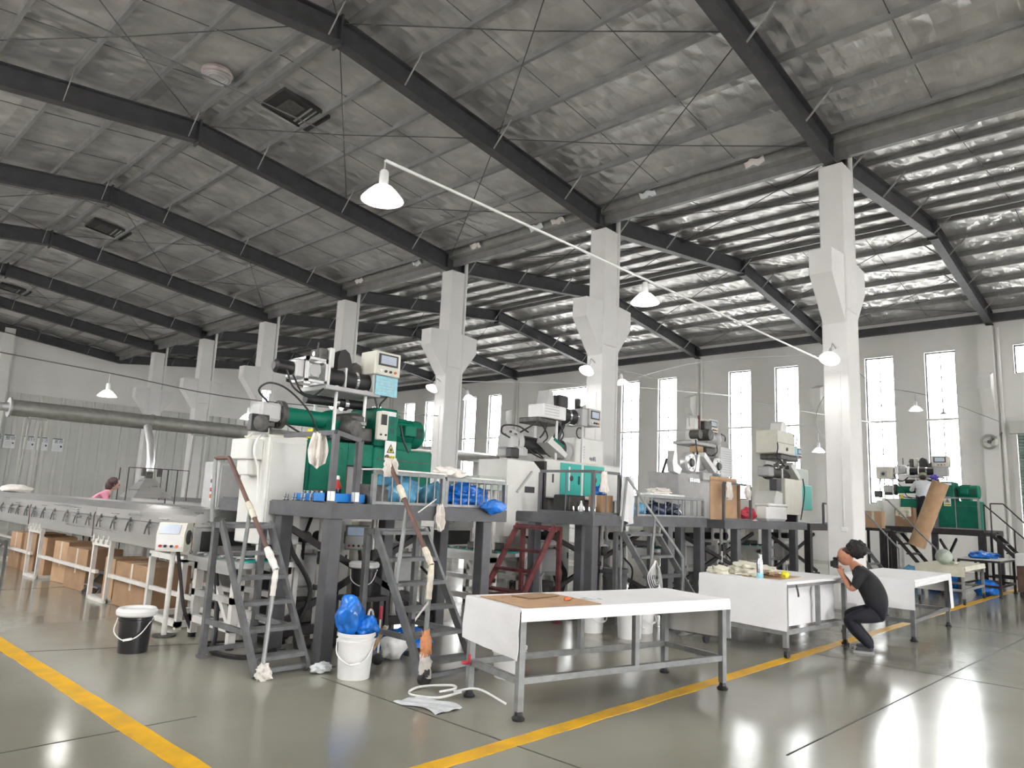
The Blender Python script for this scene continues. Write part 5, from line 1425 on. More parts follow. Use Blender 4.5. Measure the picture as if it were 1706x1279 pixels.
bucket('white bucket with open handle behind the foreground table, in the middle', (8.56, 5.7, 0), 'plastic_white', .18, .42, None, .4)
bucket('white bucket behind the right leg of the foreground table', (9.1, 5.85, 0), 'plastic_white', .17, .4)
bucket('white bucket half hidden below the left end of the foreground table', (5.6, 5.15, 0), 'plastic_white', .17, .3, handle=False)
bucket('black bucket with white lid under the green machine platform', (5.35, 7.35, .55), 'plastic_black', .15, .35, 'plastic_white', -.5)
one('crate_stand', MB().box(-.25, -.2, 0, .25, .2, .04).box(-.25, -.2, .5, .25, .2, .55).box(-.25, -.2, 0, -.21, -.16, .5).box(.21, -.2, 0, .25, -.16, .5).box(-.25, .16, 0, -.21, .2, .5).box(.21, .16, 0, .25, .2, .5), 'black_steel', 'black stand holding the bucket under the green machine platform', 'stand', (5.35, 7.35, 0))
bucket('small white bucket in front of the coiled wire steps', (10.9, 6.3, 0), 'plastic_white', .13, .28)
bucket('grey drum standing beside the coiled wire steps', (10.0, 6.95, 0), 'stair_grey', .2, .75, handle=False)

# ---- sticks and odds round the white bucket
bt = thing('wooden_stick', 'wooden stick leaning from the steps toward the white bucket', 'stick', (4.55, 6.0, .25))
MB().cyl((0, 0, 0), (.42, .38, .1), .022, n=10).build('shaft', 'wood', bt)
MB().cyl((.40, .36, .095), (.43, .39, .102), .026, n=10).build('end_wrap', 'tape_cream', bt)
one('pipe_loop', MB().curve([(0, 0, .0), (0, 0, .42), (.05, .03, .5), (.11, .06, .42), (.11, .06, .15)], .012, 8), 'plastic_white', 'white bent pipe standing behind the white bucket', 'pipe', (4.72, 6.35, .05))
rt = thing('broom', 'red-topped broom handle behind the white bucket', 'broom', (4.88, 6.35, 0))
MB().cyl((0, 0, .06), (0, 0, .5), .01, n=8).build('handle', 'frame_white', rt)
MB().cyl((0, 0, .45), (0, 0, .58), .016, n=8).build('grip', 'red_plastic', rt)
MB().blob((0, 0, .05), .06, .06, .06, .3, 3, 65, 2, 0.0).build('brush', 'rubber_black', rt)
one('plastic_bag', MB().blob((0, 0, .13), .13, .12, .14, .3, 2.2, 66, 3, 0.0), 'plastic_white', 'small white bag on the floor behind the red broom', 'bag', (5.15, 6.45, 0))
one('plastic_bag', MB().blob((0, 0, .12), .35, .2, .13, .4, 2.6, 67, 3, 0.0), 'blue_plastic', 'blue sheeting lying under the steps beside the white bucket', 'bag', (5.5, 6.75, 0))
one('plastic_bag', MB().blob((0, 0, .05), .1, .06, .05, .4, 2.6, 68, 3, 0.0), 'clear_film', 'scrap of clear film by the foot of the platform leg', 'film', (4.2, 6.35, 0))
one('film_sheet', MB().sheet(lambda u, v: (.3 * u + .04 * math.sin(5 * v), .5 * v, .004 + .012 * abs(math.sin(7 * u + 4 * v))), 10, 10, .001), 'clear_film', 'clear film scrap lying on the floor by the foreground table', 'film', (4.15, 4.6, 0))
# rags tied at the stair feet
one('rag_bundle', MB().blob((0, 0, .06), .07, .06, .07, .5, 3, 70, 3, 0.0), 'cotton_rag', 'dirty cotton rag at the foot of the left steps', 'rag', (3.63, 6.42, 0))
cas = thing('caster_foot', 'black rubber caster under the wrapped foot of the middle steps', 'caster', (4.69, 5.38, 0))
MB().lathe([(.02, -.03), (.06, -.03), (.06, .03), (.02, .03)], (0, 0, .06), 'y', 18).build('wheel', 'rubber_black', cas)
MB().bbox(-.03, -.045, .08, .03, .045, .15, .006).build('fork', 'iron', cas)
one('orange_rag', MB().blob((0, 0, 0), .05, .05, .13, .4, 3, 72, 3), 'orange_rag', 'orange rag tied round the foot of the middle steps', 'rag', (4.70, 5.40, .36))
one('rag_bundle', MB().blob((0, 0, 0), .055, .05, .12, .4, 3, 73, 3), 'cotton_rag', 'pinkish cotton rag tied low on the foot of the middle steps', 'rag', (4.70, 5.39, .17))
one('rag_strip', MB().sheet(lambda u, v: (-.16 * u, -.02 * math.sin(3 * u), .03 * v - .05 * u - .1 * u * u), 8, 3, .004), 'cotton_rag', 'white rag strip fluttering from the wrapped middle handrail', 'rag', (4.76, 5.46, .72))

# ================================================================== THINGS ON THE FIRST PLATFORM
def hanging_rag(label, loc, w, h, seed, m='cotton_rag', rz=0.0, pinch=.3):
    def fn(u, v):
        a = (u - .5) * 2
        k = pinch + (1 - pinch) * math.sin(min(1, v * 1.25) * PI / 2) * (1 - .55 * max(0, v - .6) / .4)
        return (a * w / 2 * k, -.02 - .035 * math.sin(a * 7 + seed) * (.3 + v) + .03 * noise.noise(Vector((u * 4, v * 4, seed))), -h * v * (1 - .15 * abs(a)) + .02 * noise.noise(Vector((u * 5, v * 2, seed + 3))))
    return one('hanging_rag', MB().sheet(fn, 14, 14, .006), m, label, 'rag', loc, rz, 'white rags hanging on rails')
hanging_rag('white rag hanging on the grey bar in front of the green machine', (4.30, 6.9, 2.37), .22, .38, 1, rz=-.5, pinch=.55)
hanging_rag('white rag draped over the top of the rusty handrail by the warning sign', (4.84, 6.34, 2.13), .2, .2, 2, pinch=.8)
hanging_rag('white rag hanging at the corner of the barred guard rail', (5.72, 6.48, 1.66), .16, .32, 3, pinch=.5)
hanging_rag('white cloth hanging at the left of the teal-door machine rail', (9.0, 6.5, 2.25), .16, .34, 4, pinch=.8)
hanging_rag('long white towel hanging on the rail before the teal-door machine', (9.62, 6.48, 2.2), .34, .75, 5, 'cloth_white', pinch=.95)
hanging_rag('white rag hanging on the cardboard sheets of the third platform', (13.85, 6.5, 2.3), .26, .32, 6, pinch=.4)
hanging_rag('small white rag on the rail left of the cardboard sheets', (13.02, 6.5, 2.3), .2, .35, 7, pinch=.9)
one('thin_stick', MB().cyl((0, 0, 0), (-.28, -.02, -.16), .008, n=6), 'plastic_white', 'thin pale stick tied to the corner of the barred rail', 'stick', (5.66, 6.47, 1.72))
tray = thing('parts_tray', 'blue plastic tray with metal fittings at the front of the green platform', 'tray', (4.40, 6.8, ZP + .012))
tb = MB().box(-.1, -.12, 0, .42, .12, .012)
for q in ((-.1, -.12, .42, -.105), (-.1, .105, .42, .12), (-.1, -.12, -.085, .12), (.405, -.12, .42, .12)): tb.box(q[0], q[1], 0, q[2], q[3], .1)
tb.build('tray', 'blue_tray', tray)
for i in range(8):
    d = one('die_fitting', MB().lathe([(.018, 0), (.02, .015), (.012, .03), (.016, .05), (.008, .09)], n=10), 'chrome', 'small steel die fitting in the row beside the blue tray', 'fitting', (4.33 + .02 * (i % 2), 6.95 + .09 * i, ZP + .012), 0, 'row of steel die fittings')
tray2 = thing('parts_tray', 'second blue tray behind the row of steel fittings', 'tray', (4.45, 7.22, ZP + .012))
tb = MB().box(-.06, -.25, 0, .12, .25, .012)
for q in ((-.06, -.25, .12, -.235), (-.06, .235, .12, .25), (-.06, -.25, -.045, .25), (.105, -.25, .12, .25)): tb.box(q[0], q[1], 0, q[2], q[3], .09)
tb.build('tray', 'blue_tray', tray2)
for i in range(5): MB().cyl((.03, -.18 + .09 * i, .02), (.03, -.18 + .09 * i, .12), .02, n=8).build('bolt', 'chrome', tray2)
def drink_bottle(label, loc, h, body, cap, label_m):
    b = thing('plastic_bottle', label, 'bottle', loc)
    r = h * .17
    MB().lathe([(r * .9, 0), (r, .01), (r, h * .55), (r * .95, h * .62), (r * .45, h * .8), (r * .4, h * .88)], n=18).build('body', body, b)
    MB().lathe([(r * 1.02, h * .2), (r * 1.02, h * .5)], n=18, cap=False).build('wrapper', label_m, b)
    MB().lathe([(r * .45, h * .86), (r * .45, h * .95), (r * .3, h)], n=14).build('cap', cap, b)
    return b
drink_bottle('red and white spray bottle standing behind the blue tray', (4.68, 7.05, ZP + .012), .3, 'button_red', 'plastic_white', 'navy_plastic')
drink_bottle('small white bottle on the front of the teal-door platform', (9.16, 6.8, ZP - .018), .2, 'plastic_white', 'red_plastic', 'shirt_pink')
drink_bottle('white jar standing on the front of the teal-door platform', (9.05, 6.95, ZP - .018), .2, 'plastic_white', 'plastic_white', 'plastic_white')
one('plastic_bag', MB().blob((0, 0, .14), .3, .2, .2, .25, 2.2, 80, 3, 0.0), 'blue_pale_plastic', 'pale blue bag behind the light barred guard rail', 'bag', (5.35, 6.85, ZP + .012))
one('plastic_bag', MB().blob((0, 0, .12), .17, .16, .17, .2, 2.2, 81, 3, 0.0), 'blue_pale_plastic', 'round teal-blue bag behind the corner of the barred rail', 'bag', (5.95, 6.85, ZP + .012))
one('plastic_bag', MB().blob((0, 0, .14), .36, .2, .17, .3, 2.0, 82, 4, 0.0), 'blue_plastic', 'shiny dark blue bag at the right end of the green platform', 'bag', (6.45, 6.85, ZP + .012))
one('plastic_bag', MB().blob((0, 0, .02), .2, .05, .08, .3, 2.0, 83, 3), 'blue_plastic', 'blue plastic bulging through the bars at the right end of the green platform', 'bag', (6.6, 6.44, ZP + .02))
one('rubber_coil', MB().lathe([(.1, 0), (.2, .02), (.22, .09), (.2, .16), (.1, .18)], n=20), 'rubber_black', 'coil of black rubber strip in the dark bag on the green platform', 'coil', (6.3, 7.3, ZP + .012))
one('foam_board', MB().bbox(-.5, -.16, 0, .5, .16, .02, .005), 'plastic_white', 'white board resting on the light barred guard rail', 'board', (5.3, 6.64, ZP + .383))
one('foam_board', MB().bbox(-.3, -.14, 0, .3, .14, .02, .005), 'plastic_white', 'white board resting on the right section of the barred rail', 'board', (6.55, 6.64, ZP + .363))
one('cotton_cloth', MB().blob((0, 0, .05), .2, .14, .08, .4, 2.6, 84, 3, 0.0), 'cotton_rag', 'crumpled white cloth lying on the corner of the barred rail', 'cloth', (6.0, 6.64, ZP + .365))
one('brown_box', MB().bbox(-.14, -.1, 0, .14, .1, .22, .005), 'iron', 'dark box behind the left end of the light barred rail', 'box', (5.0, 6.8, ZP + .012))
# second platform clutter
bx = thing('black_case', 'black monitor-like case lying before the teal doors', 'case', (9.1, 7.25, ZP - .018), -.1)
MB().bbox(-.2, -.12, 0, .28, .14, .28, .02).build('case', 'plastic_black', bx)
MB().bbox(-.12, -.14, .05, .24, -.12, .26, .008).build('front', 'iron', bx)
for i in range(5): one('die_fitting', MB().lathe([(.018, 0), (.022, .02), (.012, .04), (.016, .07), (.008, .11)], n=10), 'chrome', 'small steel fitting along the front edge of the teal-door platform', 'fitting', (8.95, 6.62 + .1 * i, ZP - .018), 0, 'steel fittings on the second platform')
carton((9.42, 6.85, ZP - .018), 0, .3, .26, .3, 'brown carton holding blue plastic on the teal-door platform', 'cardboard_dark', 'cartons on platforms')
one('plastic_bag', MB().blob((0, 0, .03), .1, .1, .08, .4, 2.6, 90, 3), 'blue_plastic', 'blue plastic tuft in the carton on the teal-door platform', 'bag', (9.42, 6.85, ZP + .32))
for i, (x, m, lab) in enumerate(((10.35, 'blue_pale_plastic', 'pale bag behind the barred rail of the teal-door machine, left one'), (10.95, 'navy_plastic', 'dark blue bag behind the barred rail of the teal-door machine'), (11.5, 'navy_plastic', 'dark bag at the right end of the teal-door rail'))):
    one('plastic_bag', MB().blob((0, 0, .1), .26, .18, .14, .35, 2.4, 91 + i, 3, 0.0), m, lab, 'bag', (x, 6.85, ZP - .018))
one('foam_board', MB().bbox(-.55, -.16, 0, .55, .16, .03, .005), 'plastic_white', 'white board lying on the rail before the teal-door machine', 'board', (10.9, 6.68, ZP + .335))
one('cotton_cloth', MB().blob((0, 0, .04), .3, .14, .06, .4, 2.6, 95, 3, 0.0), 'cotton_rag', 'white cloth heaped on the rail board of the teal-door machine', 'cloth', (10.9, 6.7, ZP + .366))
# third platform: cardboard sheets, wrapped pallet box
cs = thing('cardboard_sheets', 'brown cardboard sheets standing upright on the third platform', 'cardboard', (13.3, 6.68, ZP - .038))
for i in range(3): MB().bbox(-.62 + .06 * i, .03 * i, 0, .5 + .05 * i, .03 * i + .02, .72 + .05 * i, .004).build('sheet', 'cardboard' if i != 1 else 'cardboard_dark', cs)
MB().bbox(.52, -.04, 0, .56, .14, .7, .004).build('edge_sheet', 'cardboard_dark', cs)
wbx = thing('wrapped_box', 'white wrapped box overhanging the third platform', 'box', (15.6, 6.75, ZP - .038))
MB().bbox(-.45, -.12, .0, .55, .2, .36, .06).build('box', 'plastic_white', wbx)
MB().bbox(-.46, -.13, .3, .56, .21, .38, .03).build('lid', 'machine_white', wbx)
one('plastic_bag', MB().blob((0, 0, .12), .22, .15, .14, .3, 2.4, 97, 3, 0.0), 'red_plastic', 'dark red bag on the third platform beside the wrapped box', 'bag', (14.5, 6.8, ZP - .038))
one('plastic_bag', MB().blob((0, 0, .1), .12, .1, .12, .3, 2.4, 98, 3, 0.0), 'print_yellow', 'yellow bag on the third platform beside the wrapped box', 'bag', (14.9, 6.95, ZP - .038))
# coiled wire hanging on steps
cw = thing('wire_coil', 'coil of pale wire hanging on the grey steps', 'wire', (9.40, 5.86, .98))
for i in range(5): MB().curve([(0, -.03, 0), (-.05 - .03 * i, -.05 + .01 * i, -.14 - .02 * i), (-.03 - .02 * i, -.06, -.3 - .03 * i), (.04 + .025 * i, -.06, -.28 - .035 * i), (.05 + .03 * i, -.05 + .01 * i, -.12 - .01 * i), (.01, -.03, 0)], .006, 5).build('loop', 'plastic_white', cw)
# cable bundles on the floor under the platforms
for i, (pts, r, lab) in enumerate([
    ([(3.95, 8.3, .9), (3.98, 8.2, .5), (3.9, 8.0, .1), (3.75, 7.7, .03), (3.9, 7.3, .02), (4.3, 7.4, .03)], .03, 'thick black hose curving to the floor behind the left steps'),
    ([(4.6, 7.9, 1.5), (4.55, 7.7, 1.1), (4.8, 7.6, .6), (4.6, 7.7, .1), (4.5, 8.2, .05)], .028, 'black hose hanging under the green machine'),
    ([(5.0, 8.0, 1.5), (4.85, 7.9, 1.2), (4.9, 8.0, .9)], .022, 'short black hose hanging under the green platform'),
    ([(3.7, 7.9, .02), (3.85, 8.1, .015), (4.2, 7.95, .015), (4.4, 8.1, .015), (3.9, 8.3, .015)], .012, 'thin black cable lying on the floor by the feed conveyor'),
    ([(6.3, 8.3, 1.0), (6.25, 8.2, .6), (6.45, 8.1, .3), (6.35, 8.3, .03)], .015, 'pale cable below the operator panel of the green platform'),
    ([(10.05, 8.3, 1.0), (10.1, 8.1, .6), (9.95, 8.0, .2), (10.2, 7.8, .03)], .03, 'black hose below the operator panel of the teal-door machine'),
    ([(6.9, 7.8, 1.4), (6.95, 7.7, 1.0), (6.85, 7.75, .8)], .02, 'black cable hanging at the right end of the green platform')]):
    o = Vector(pts[0])
    one('hose', MB().curve([tuple(Vector(p) - o) for p in pts], r, 8), 'plastic_white' if i == 4 else 'rubber_black', lab, 'hose', o)
# cardboard tube leaning on the far steps
tb = thing('cardboard_tube', 'thick brown cardboard tube leaning against the far green machine', 'tube', (21.2, 5.35, 1.1))
MB().lathe([(.15, .03), (.2, 0), (.2, 1.75), (.15, 1.75), (.15, .03)], n=26, cap=False).build('tube', 'cardboard', tb)
MB().lathe([(.001, .05), (.15, .05)], n=26, cap=False).build('end_disc', 'cardboard_dark', tb)
tb.rotation_euler = (math.radians(21), 0, 0)
carton((21.5, 6.42, 1.5), .1, .5, .4, .45, 'brown carton on the left end of the far green platform', 'cardboard', 'cartons on platforms')
one('carton_stand', MB().box(-.3, -.3, 1.44, .3, .3, 1.5).box(-.3, -.3, 0, -.24, -.24, 1.44).box(.24, -.3, 0, .3, -.24, 1.44).box(-.3, .24, 0, -.24, .3, 1.44).box(.24, .24, 0, .3, .3, 1.44), 'black_steel', 'narrow dark stand under the carton by the far steps', 'stand', (21.5, 6.42, 0))
carton((23.6, 6.2, 1.562), 0, .4, .5, .55, 'big brown carton with gloves on the far green platform', 'cardboard_dark', 'cartons on platforms')
hanging_rag('row of pale gloves hanging over the carton on the far platform', (23.38, 6.2, 2.12), .4, .3, 9, 'cloth_cream', -PI / 2, 1.0)
# wall fan by the shutter
wf = thing('wall_fan', 'round wall fan on a bracket above the shutter door', 'fan', (30.5, 4.85, 4.9))
MB().lathe([(.2, -.06), (.28, 0), (.2, .06)], (0, .35, -.25), 'x', 20, False).build('cage', 'galvanised', wf)
for k in range(3):
    a = 2 * PI * k / 3
    MB().bar((0, .35, -.25), (0, .35 + .22 * math.cos(a), -.25 + .22 * math.sin(a)), .1, .01).build('blade', 'galvanised', wf)
MB().cyl((.0, .35, -.25), (.12, .35, -.25), .06, n=12).build('motor', 'iron', wf)
MB().bar((.1, .35, -.25), (.35, 0, .1), .04).build('bracket', 'iron', wf)
# white cabinet at the right edge of the frame
rc = thing('tool_cart', 'white and brown cart at the right edge beside the far steps', 'cart', (22.2, 3.05, 0))
MB().bbox(-.3, -.3, .75, .3, .3, 1.05, .02).build('white_box', 'plastic_white', rc)
MB().bbox(-.28, -.28, .12, .28, .28, .75, .01).build('cupboard', 'rust_pipe', rc)
for a in (-.22, .22):
    for b in (-.22, .22): MB().cyl((a, b, 0), (a, b, .12), .04, n=10).build('caster', 'rubber_black', rc)

# ================================================================== MACHINERY UNDER THE PLATFORMS
def haul_off(label, loc):
    """small white-framed puller with black rollers and hanging cables below a platform"""
    h = thing('haul_off_unit', label, 'puller', loc, group='haul-off units under platforms')
    for x in (0, .5):
        for y in (0, .35): MB().box(x, y, 0, x + .05, y + .05, 1.05).build('leg', 'frame_white', h)
    for z in (.12, .55, 1.05):
        MB().box(-.02, -.02, z, .57, .42, z + .05).build('shelf', 'machine_white' if z > 1 else 'galvanised', h)
    MB().bbox(.05, .02, .6, .45, .3, .98, .02).build('drive_box', 'machine_grey', h)
    for x in (.12, .36): MB().cyl((x, -.06, 1.2), (x, .4, 1.2), .07, n=16).build('press_roller', 'rubber_black', h)
    MB().bbox(.02, .1, 1.1, .5, .16, 1.42, .01).build('bearing_plate', 'machine_white', h)
    MB().bbox(.1, .03, .17, .42, .34, .45, .02).build('pump', 'iron', h)
    MB().curve([(.45, .0, .8), (.6, -.08, .6), (.5, -.1, .3), (.3, -.1, .05)], .018, 7).build('hose', 'rubber_black', h)
    MB().curve([(.1, .0, .6), (-.05, -.08, .5), (-.02, -.1, .2), (.2, -.08, .1)], .014, 7).build('hose', 'plastic_white', h)
    return h
haul_off('white haul-off unit with black rollers under the green platform, left one', (4.75, 7.95, 0))
haul_off('haul-off unit under the barred rail of the green platform', (6.25, 7.9, 0))
haul_off('haul-off unit under the left half of the teal-door platform', (9.35, 8.0, 0))
haul_off('haul-off unit under the right half of the teal-door platform', (11.2, 7.9, 0))
haul_off('haul-off unit under the left half of the third platform', (13.9, 7.9, 0))
haul_off('haul-off unit under the right half of the third platform', (15.3, 7.9, 0))
haul_off('haul-off unit under the platform of the pale box-headed machine', (19.2, 8.0, 0))
ac = thing('cooling_unit', 'white cooling unit with round fan under the teal-door platform', 'cooling unit', (9.15, 8.6, .1))
MB().bbox(0, 0, 0, .62, .3, .5, .02).build('housing', 'machine_white', ac)
MB().lathe([(.18, 0), (.19, -.012), (.15, -.02), (.14, 0)], (.24, 0, .26), 'y', 22).build('fan_ring', 'machine_grey', ac)
for k in range(5):
    a = 2 * PI * k / 5
    MB().bar((.24, -.006, .26), (.24 + .13 * math.cos(a), -.006, .26 + .13 * math.sin(a)), .05, .006, up=(0, 1, 0)).build('fan_blade', 'iron', ac)
for x in (.06, .52): MB().box(x, .02, -.1, x + .06, .28, 0).build('foot', 'black_steel', ac)
for i, (x0, y0, x1, lab) in enumerate(((4.55, 7.4, 6.6, 'black pipe run on the floor under the green platform'), (9.0, 7.5, 12.0, 'black pipe run on the floor under the teal-door platform'), (13.1, 7.5, 16.5, 'black pipe run on the floor under the third platform'))):
    p = thing('floor_pipe', lab, 'pipe', (x0, y0, 0))
    MB().cyl((0, 0, .06), (x1 - x0, 0, .06), .05, n=12).build('pipe', 'black_steel', p)
    for q in (.2, (x1 - x0) / 2, x1 - x0 - .2): MB().box(q - .04, -.08, 0, q + .04, .08, .08).build('saddle', 'iron', p)
for i, (x, y, z0, z1, m, lab) in enumerate(((4.95, 7.7, 0, 1.45, 'frame_white', 'pale upright pipe under the green platform'), (5.75, 7.75, 0, 1.45, 'galvanised', 'galvanised upright pipe under the green platform'), (10.5, 7.6, 0, 1.42, 'frame_white', 'pale upright pipe under the teal-door platform'), (14.9, 7.6, 0, 1.4, 'frame_white', 'pale upright pipe under the third platform'))):
    p = thing('upright_pipe', lab, 'pipe', (x, y, z0))
    MB().cyl((0, 0, 0), (0, 0, z1), .035, n=12).build('pipe', m, p)
    MB().cyl((0, 0, .6), (0, 0, .66), .055, n=12).build('coupling', 'iron', p)
    MB().bbox(-.06, -.09, .9, .06, -.03, 1.05, .01).build('valve', 'iron', p)

# ================================================================== PEOPLE
def skin_body(name, nodes, edges, mats, parent, region, root=0, sub=2):
    """one continuous skinned figure; region[i] = material slot of each joint"""
    me = bpy.data.meshes.new(name + '_cage')
    me.from_pydata([n[0] for n in nodes], edges, [])
    ob = bpy.data.objects.new('tmp_body', me)
    COL.objects.link(ob)
    md = ob.modifiers.new('skin', 'SKIN')
    md.use_smooth_shade = True
    for i, n in enumerate(nodes):
        sv = me.skin_vertices[0].data[i]
        r = n[1]
        sv.radius = (r, r) if isinstance(r, (int, float)) else r
        sv.use_root = (i == root)
    ss = ob.modifiers.new('sub', 'SUBSURF'); ss.levels = sub; ss.render_levels = sub
    bpy.context.view_layer.update()
    out = bpy.data.meshes.new_from_object(ob.evaluated_get(bpy.context.evaluated_depsgraph_get()))
    bpy.data.objects.remove(ob, do_unlink=True)
    out.name = name
    out.materials.clear()
    for m in mats: out.materials.append(MATS[m])
    segs = [(Vector(nodes[a][0]), Vector(nodes[b][0]), region[a], region[b]) for a, b in edges]
    for p in out.polygons:
        c = p.center; best = None
        for a, b, ra, rb in segs:
            d = b - a
            t = max(0, min(1, (c - a).dot(d) / max(1e-9, d.dot(d))))
            q = (c - (a + d * t)).length
            if best is None or q < best[0]: best = (q, ra if t < .5 else rb)
        p.material_index = best[1]
        p.use_smooth = True
    o = bpy.data.objects.new(name, out)
    COL.objects.link(o)
    o.parent = parent
    return o
def finger_nodes(nodes, edges, region, wrist, palm, d_f, d_s, d_n, r=.009, slot=0, lens=(.045, .05, .047, .038), curl=.55, thumb=1):
    """palm node index -> four bent fingers and a thumb; d_f finger direction, d_s across the palm, d_n curl direction"""
    P = Vector(nodes[palm][0]); d_f, d_s, d_n = Vector(d_f).normalized(), Vector(d_s).normalized(), Vector(d_n).normalized()
    for i, L in enumerate(lens):
        b = P + d_f * .035 + d_s * (.022 * (1.5 - i))
        k1 = b + (d_f * math.cos(curl * .6) + d_n * math.sin(curl * .6)) * L * .8
        k2 = k1 + (d_f * math.cos(curl * 2) + d_n * math.sin(curl * 2)) * L * .7
        o = len(nodes)
        nodes += [(tuple(b), r), (tuple(k1), r * .95), (tuple(k2), r * .8)]
        edges += [(palm, o), (o, o + 1), (o + 1, o + 2)]
        region += [slot] * 3
    o = len(nodes)
    t1 = P + d_s * .04 * thumb + d_f * .005 + d_n * .012
    t2 = t1 + (d_f * .7 + d_s * .5 * thumb + d_n * .35).normalized() * .035
    nodes += [(tuple(t1), r * 1.1), (tuple(t2), r * .9)]
    edges += [(palm, o), (o, o + 1)]
    region += [slot] * 2

def head_mesh(c, s, face_dir, skin, parent, nod=0.0):
    """ovoid head with nose, brow, lips, eyes and ears; c = centre, s = half height"""
    H = bpy.data.objects.new('head', None)
    f = Vector(face_dir).normalized(); r = Vector((f.y, -f.x, 0))
    M_ = Matrix((( r.x, f.x, 0), (r.y, f.y, 0), (0, 0, 1)))
    N_ = Euler((-nod, 0, 0)).to_matrix()
    bm = bmesh.new()
    bmesh.ops.create_icosphere(bm, subdivisions=4, radius=1)
    vs_ = []
    bm.verts.index_update()
    for v in bm.verts:
        x, y, z = v.co
        w = .72 * (1 - .22 * max(0, -z) ** 1.5)
        d = .84 - (.12 * max(0, -z) if y < 0 else 0)
        px, py, pz = x * w, y * d, z
        if y > 0: 
            py *= .93
            nose = math.exp(-((x / .16) ** 2)) * math.exp(-(((z + .12) / .2) ** 2)) * .26
            brow = math.exp(-(((z - .12) / .1) ** 2)) * .05
            sock = -math.exp(-(((abs(x) - .34) / .16) ** 2)) * math.exp(-(((z - .0) / .1) ** 2)) * .08
            lips = math.exp(-((x / .26) ** 2)) * math.exp(-(((z + .52) / .08) ** 2)) * .06
            chin = math.exp(-((x / .3) ** 2)) * math.exp(-(((z + .85) / .16) ** 2)) * .1
            py += nose + brow + sock + lips + chin
        p = N_ @ Vector((px, py, pz))
        vs_.append(Vector(c) + M_ @ p * s)
    mb = MB().add(vs_, [[v.index for v in f_.verts] for f_ in bm.faces])
    bm.free()
    head = mb.build('head', skin, parent)
    T = lambda p: Vector(c) + M_ @ (N_ @ Vector(p)) * s
    for sx in (-1, 1):
        MB().sphere(T((sx * .33, .73, .01)), s * .09, n=8, m=6).build('eye', 'print_dark', head)
        q = MB().blob(T((sx * .72, -.05, -.08)), s * .1, s * .16, s * .2, .1, 2, 5, 2).build('ear', skin, head)
        MB().tube([T((sx * .16, .8, .17)), T((sx * .34, .79, .2)), T((sx * .5, .7, .15))], s * .03, 5).build('eyebrow', 'hair_black', head)
    MB().tube([T((-.2, .8, -.5)), T((0, .86, -.51)), T((.2, .8, -.5))], s * .035, 5).build('mouth', 'rust_red', head)
    bpy.data.objects.remove(H)
    return head, T

# ---- man in black crouching with a camera (profile frame: u = forward, w = to his right, v = up)
def man_crouching():
    P = thing('person', 'man in black T-shirt and dark trousers crouching to hold a camera', 'person', (10.5, 3.3, 0))
    F = Vector((-.29, .957, 0)); W = Vector((.957, .29, 0))     # forward, right hand side away from the camera
    pt = lambda u, v, w=0.0: tuple(F * u + W * w + Vector((0, 0, v)))
    n, e, r = [], [], []
    def add(p, rad, slot, par=None):
        n.append((p, rad)); r.append(slot)
        if par is not None: e.append((par, len(n) - 1))
        return len(n) - 1
    # slots: 0 trousers 1 shirt 2 skin 3 shoe
    pel = add(pt(-.19, .57), .17, 0)
    wai = add(pt(-.15, .72), .18, 1, pel)
    che = add(pt(-.06, .9), .175, 1, wai)
    upc = add(pt(.03, 1.05), .135, 1, che)
    nec = add(pt(.12, 1.15), .065, 2, upc)
    hed = add(pt(.16, 1.2), .07, 2, nec)
    for s in (-1, 1):
        hip = add(pt(-.15, .53, .1 * s), .13, 0, pel)
        kn = add(pt(.24, .43 + (.04 if s > 0 else 0), .17 * s), .092, 0, hip)
        mid = add(pt(.1, .26, .17 * s), .082, 0, kn)
        an = add(pt(-.05, .11, .16 * s), .062, 0, mid)
        he = add(pt(-.06, .05, .16 * s), .045, 3, an)
        to = add(pt(.14, .035, .17 * s), .038, 3, he)
        sh = add(pt(.04, 1.06, .17 * s), .085, 1, upc)
        sl = add(pt(.09, .92, .22 * s), .078, 1, sh)
        el = add(pt(.16, .82, .22 * s), .046, 2, sl)
        wr = add(pt(.27, 1.0, .1 * s), .03, 2, el)
        pa = add(pt(.30, 1.06, .07 * s), (.036, .022), 2, wr)
        finger_nodes(n, e, r, wr, pa, F * .35 + Vector((0, 0, .9)), W * -s * .2 + F * .9, -W * s * .9 + F * .3, .0095, 2, curl=.5, thumb=-1)
    skin_body('body', n, e, ['trousers_navy', 'tshirt_black', 'skin', 'shoe_grey'], P, r)
    hd, T = head_mesh(pt(.235, 1.265), .125, F, 'skin', P, .25)
    # thick black hair piled at the back of the head, thin on the forehead
    MB().blob(pt(.085, 1.375), .135, .14, .125, .16, 3.2, 7, 4).build('hair', 'hair_black', P)
    MB().blob(pt(.18, 1.345), .1, .1, .06, .1, 3, 8, 3).build('hair_top', 'hair_brown', P)
    for s in (-1, 1):
        MB().prism([(-.09, 0), (.17, 0), (.2, .02), (.17, .035), (-.09, .03)], -.05, .05, 'y')
        sm = MB()
        for a, b, c_, d in ((-.1, .19, .0, .03),):
            q = []
            for uu, ww in ((a, -.045), (a, .045), (b - .03, .05), (b, 0), (b - .03, -.05)):
                q.append((uu, ww))
            lo = [pt(x, c_, .165 * s + w) for x, w in q]; hi = [pt(x, d, .165 * s + w) for x, w in q]
            k = len(q)
            sm.add(lo + hi, [tuple(range(k)), tuple(range(2 * k - 1, k - 1, -1))] + [(i, k + i, k + (i + 1) % k, (i + 1) % k) for i in range(k)])
        sm.build('shoe_sole', 'shoe_sole', P)
    return P, pt, F, W
man, mpt, MF, MW = man_crouching()
man.scale = (.95, .95, .95)
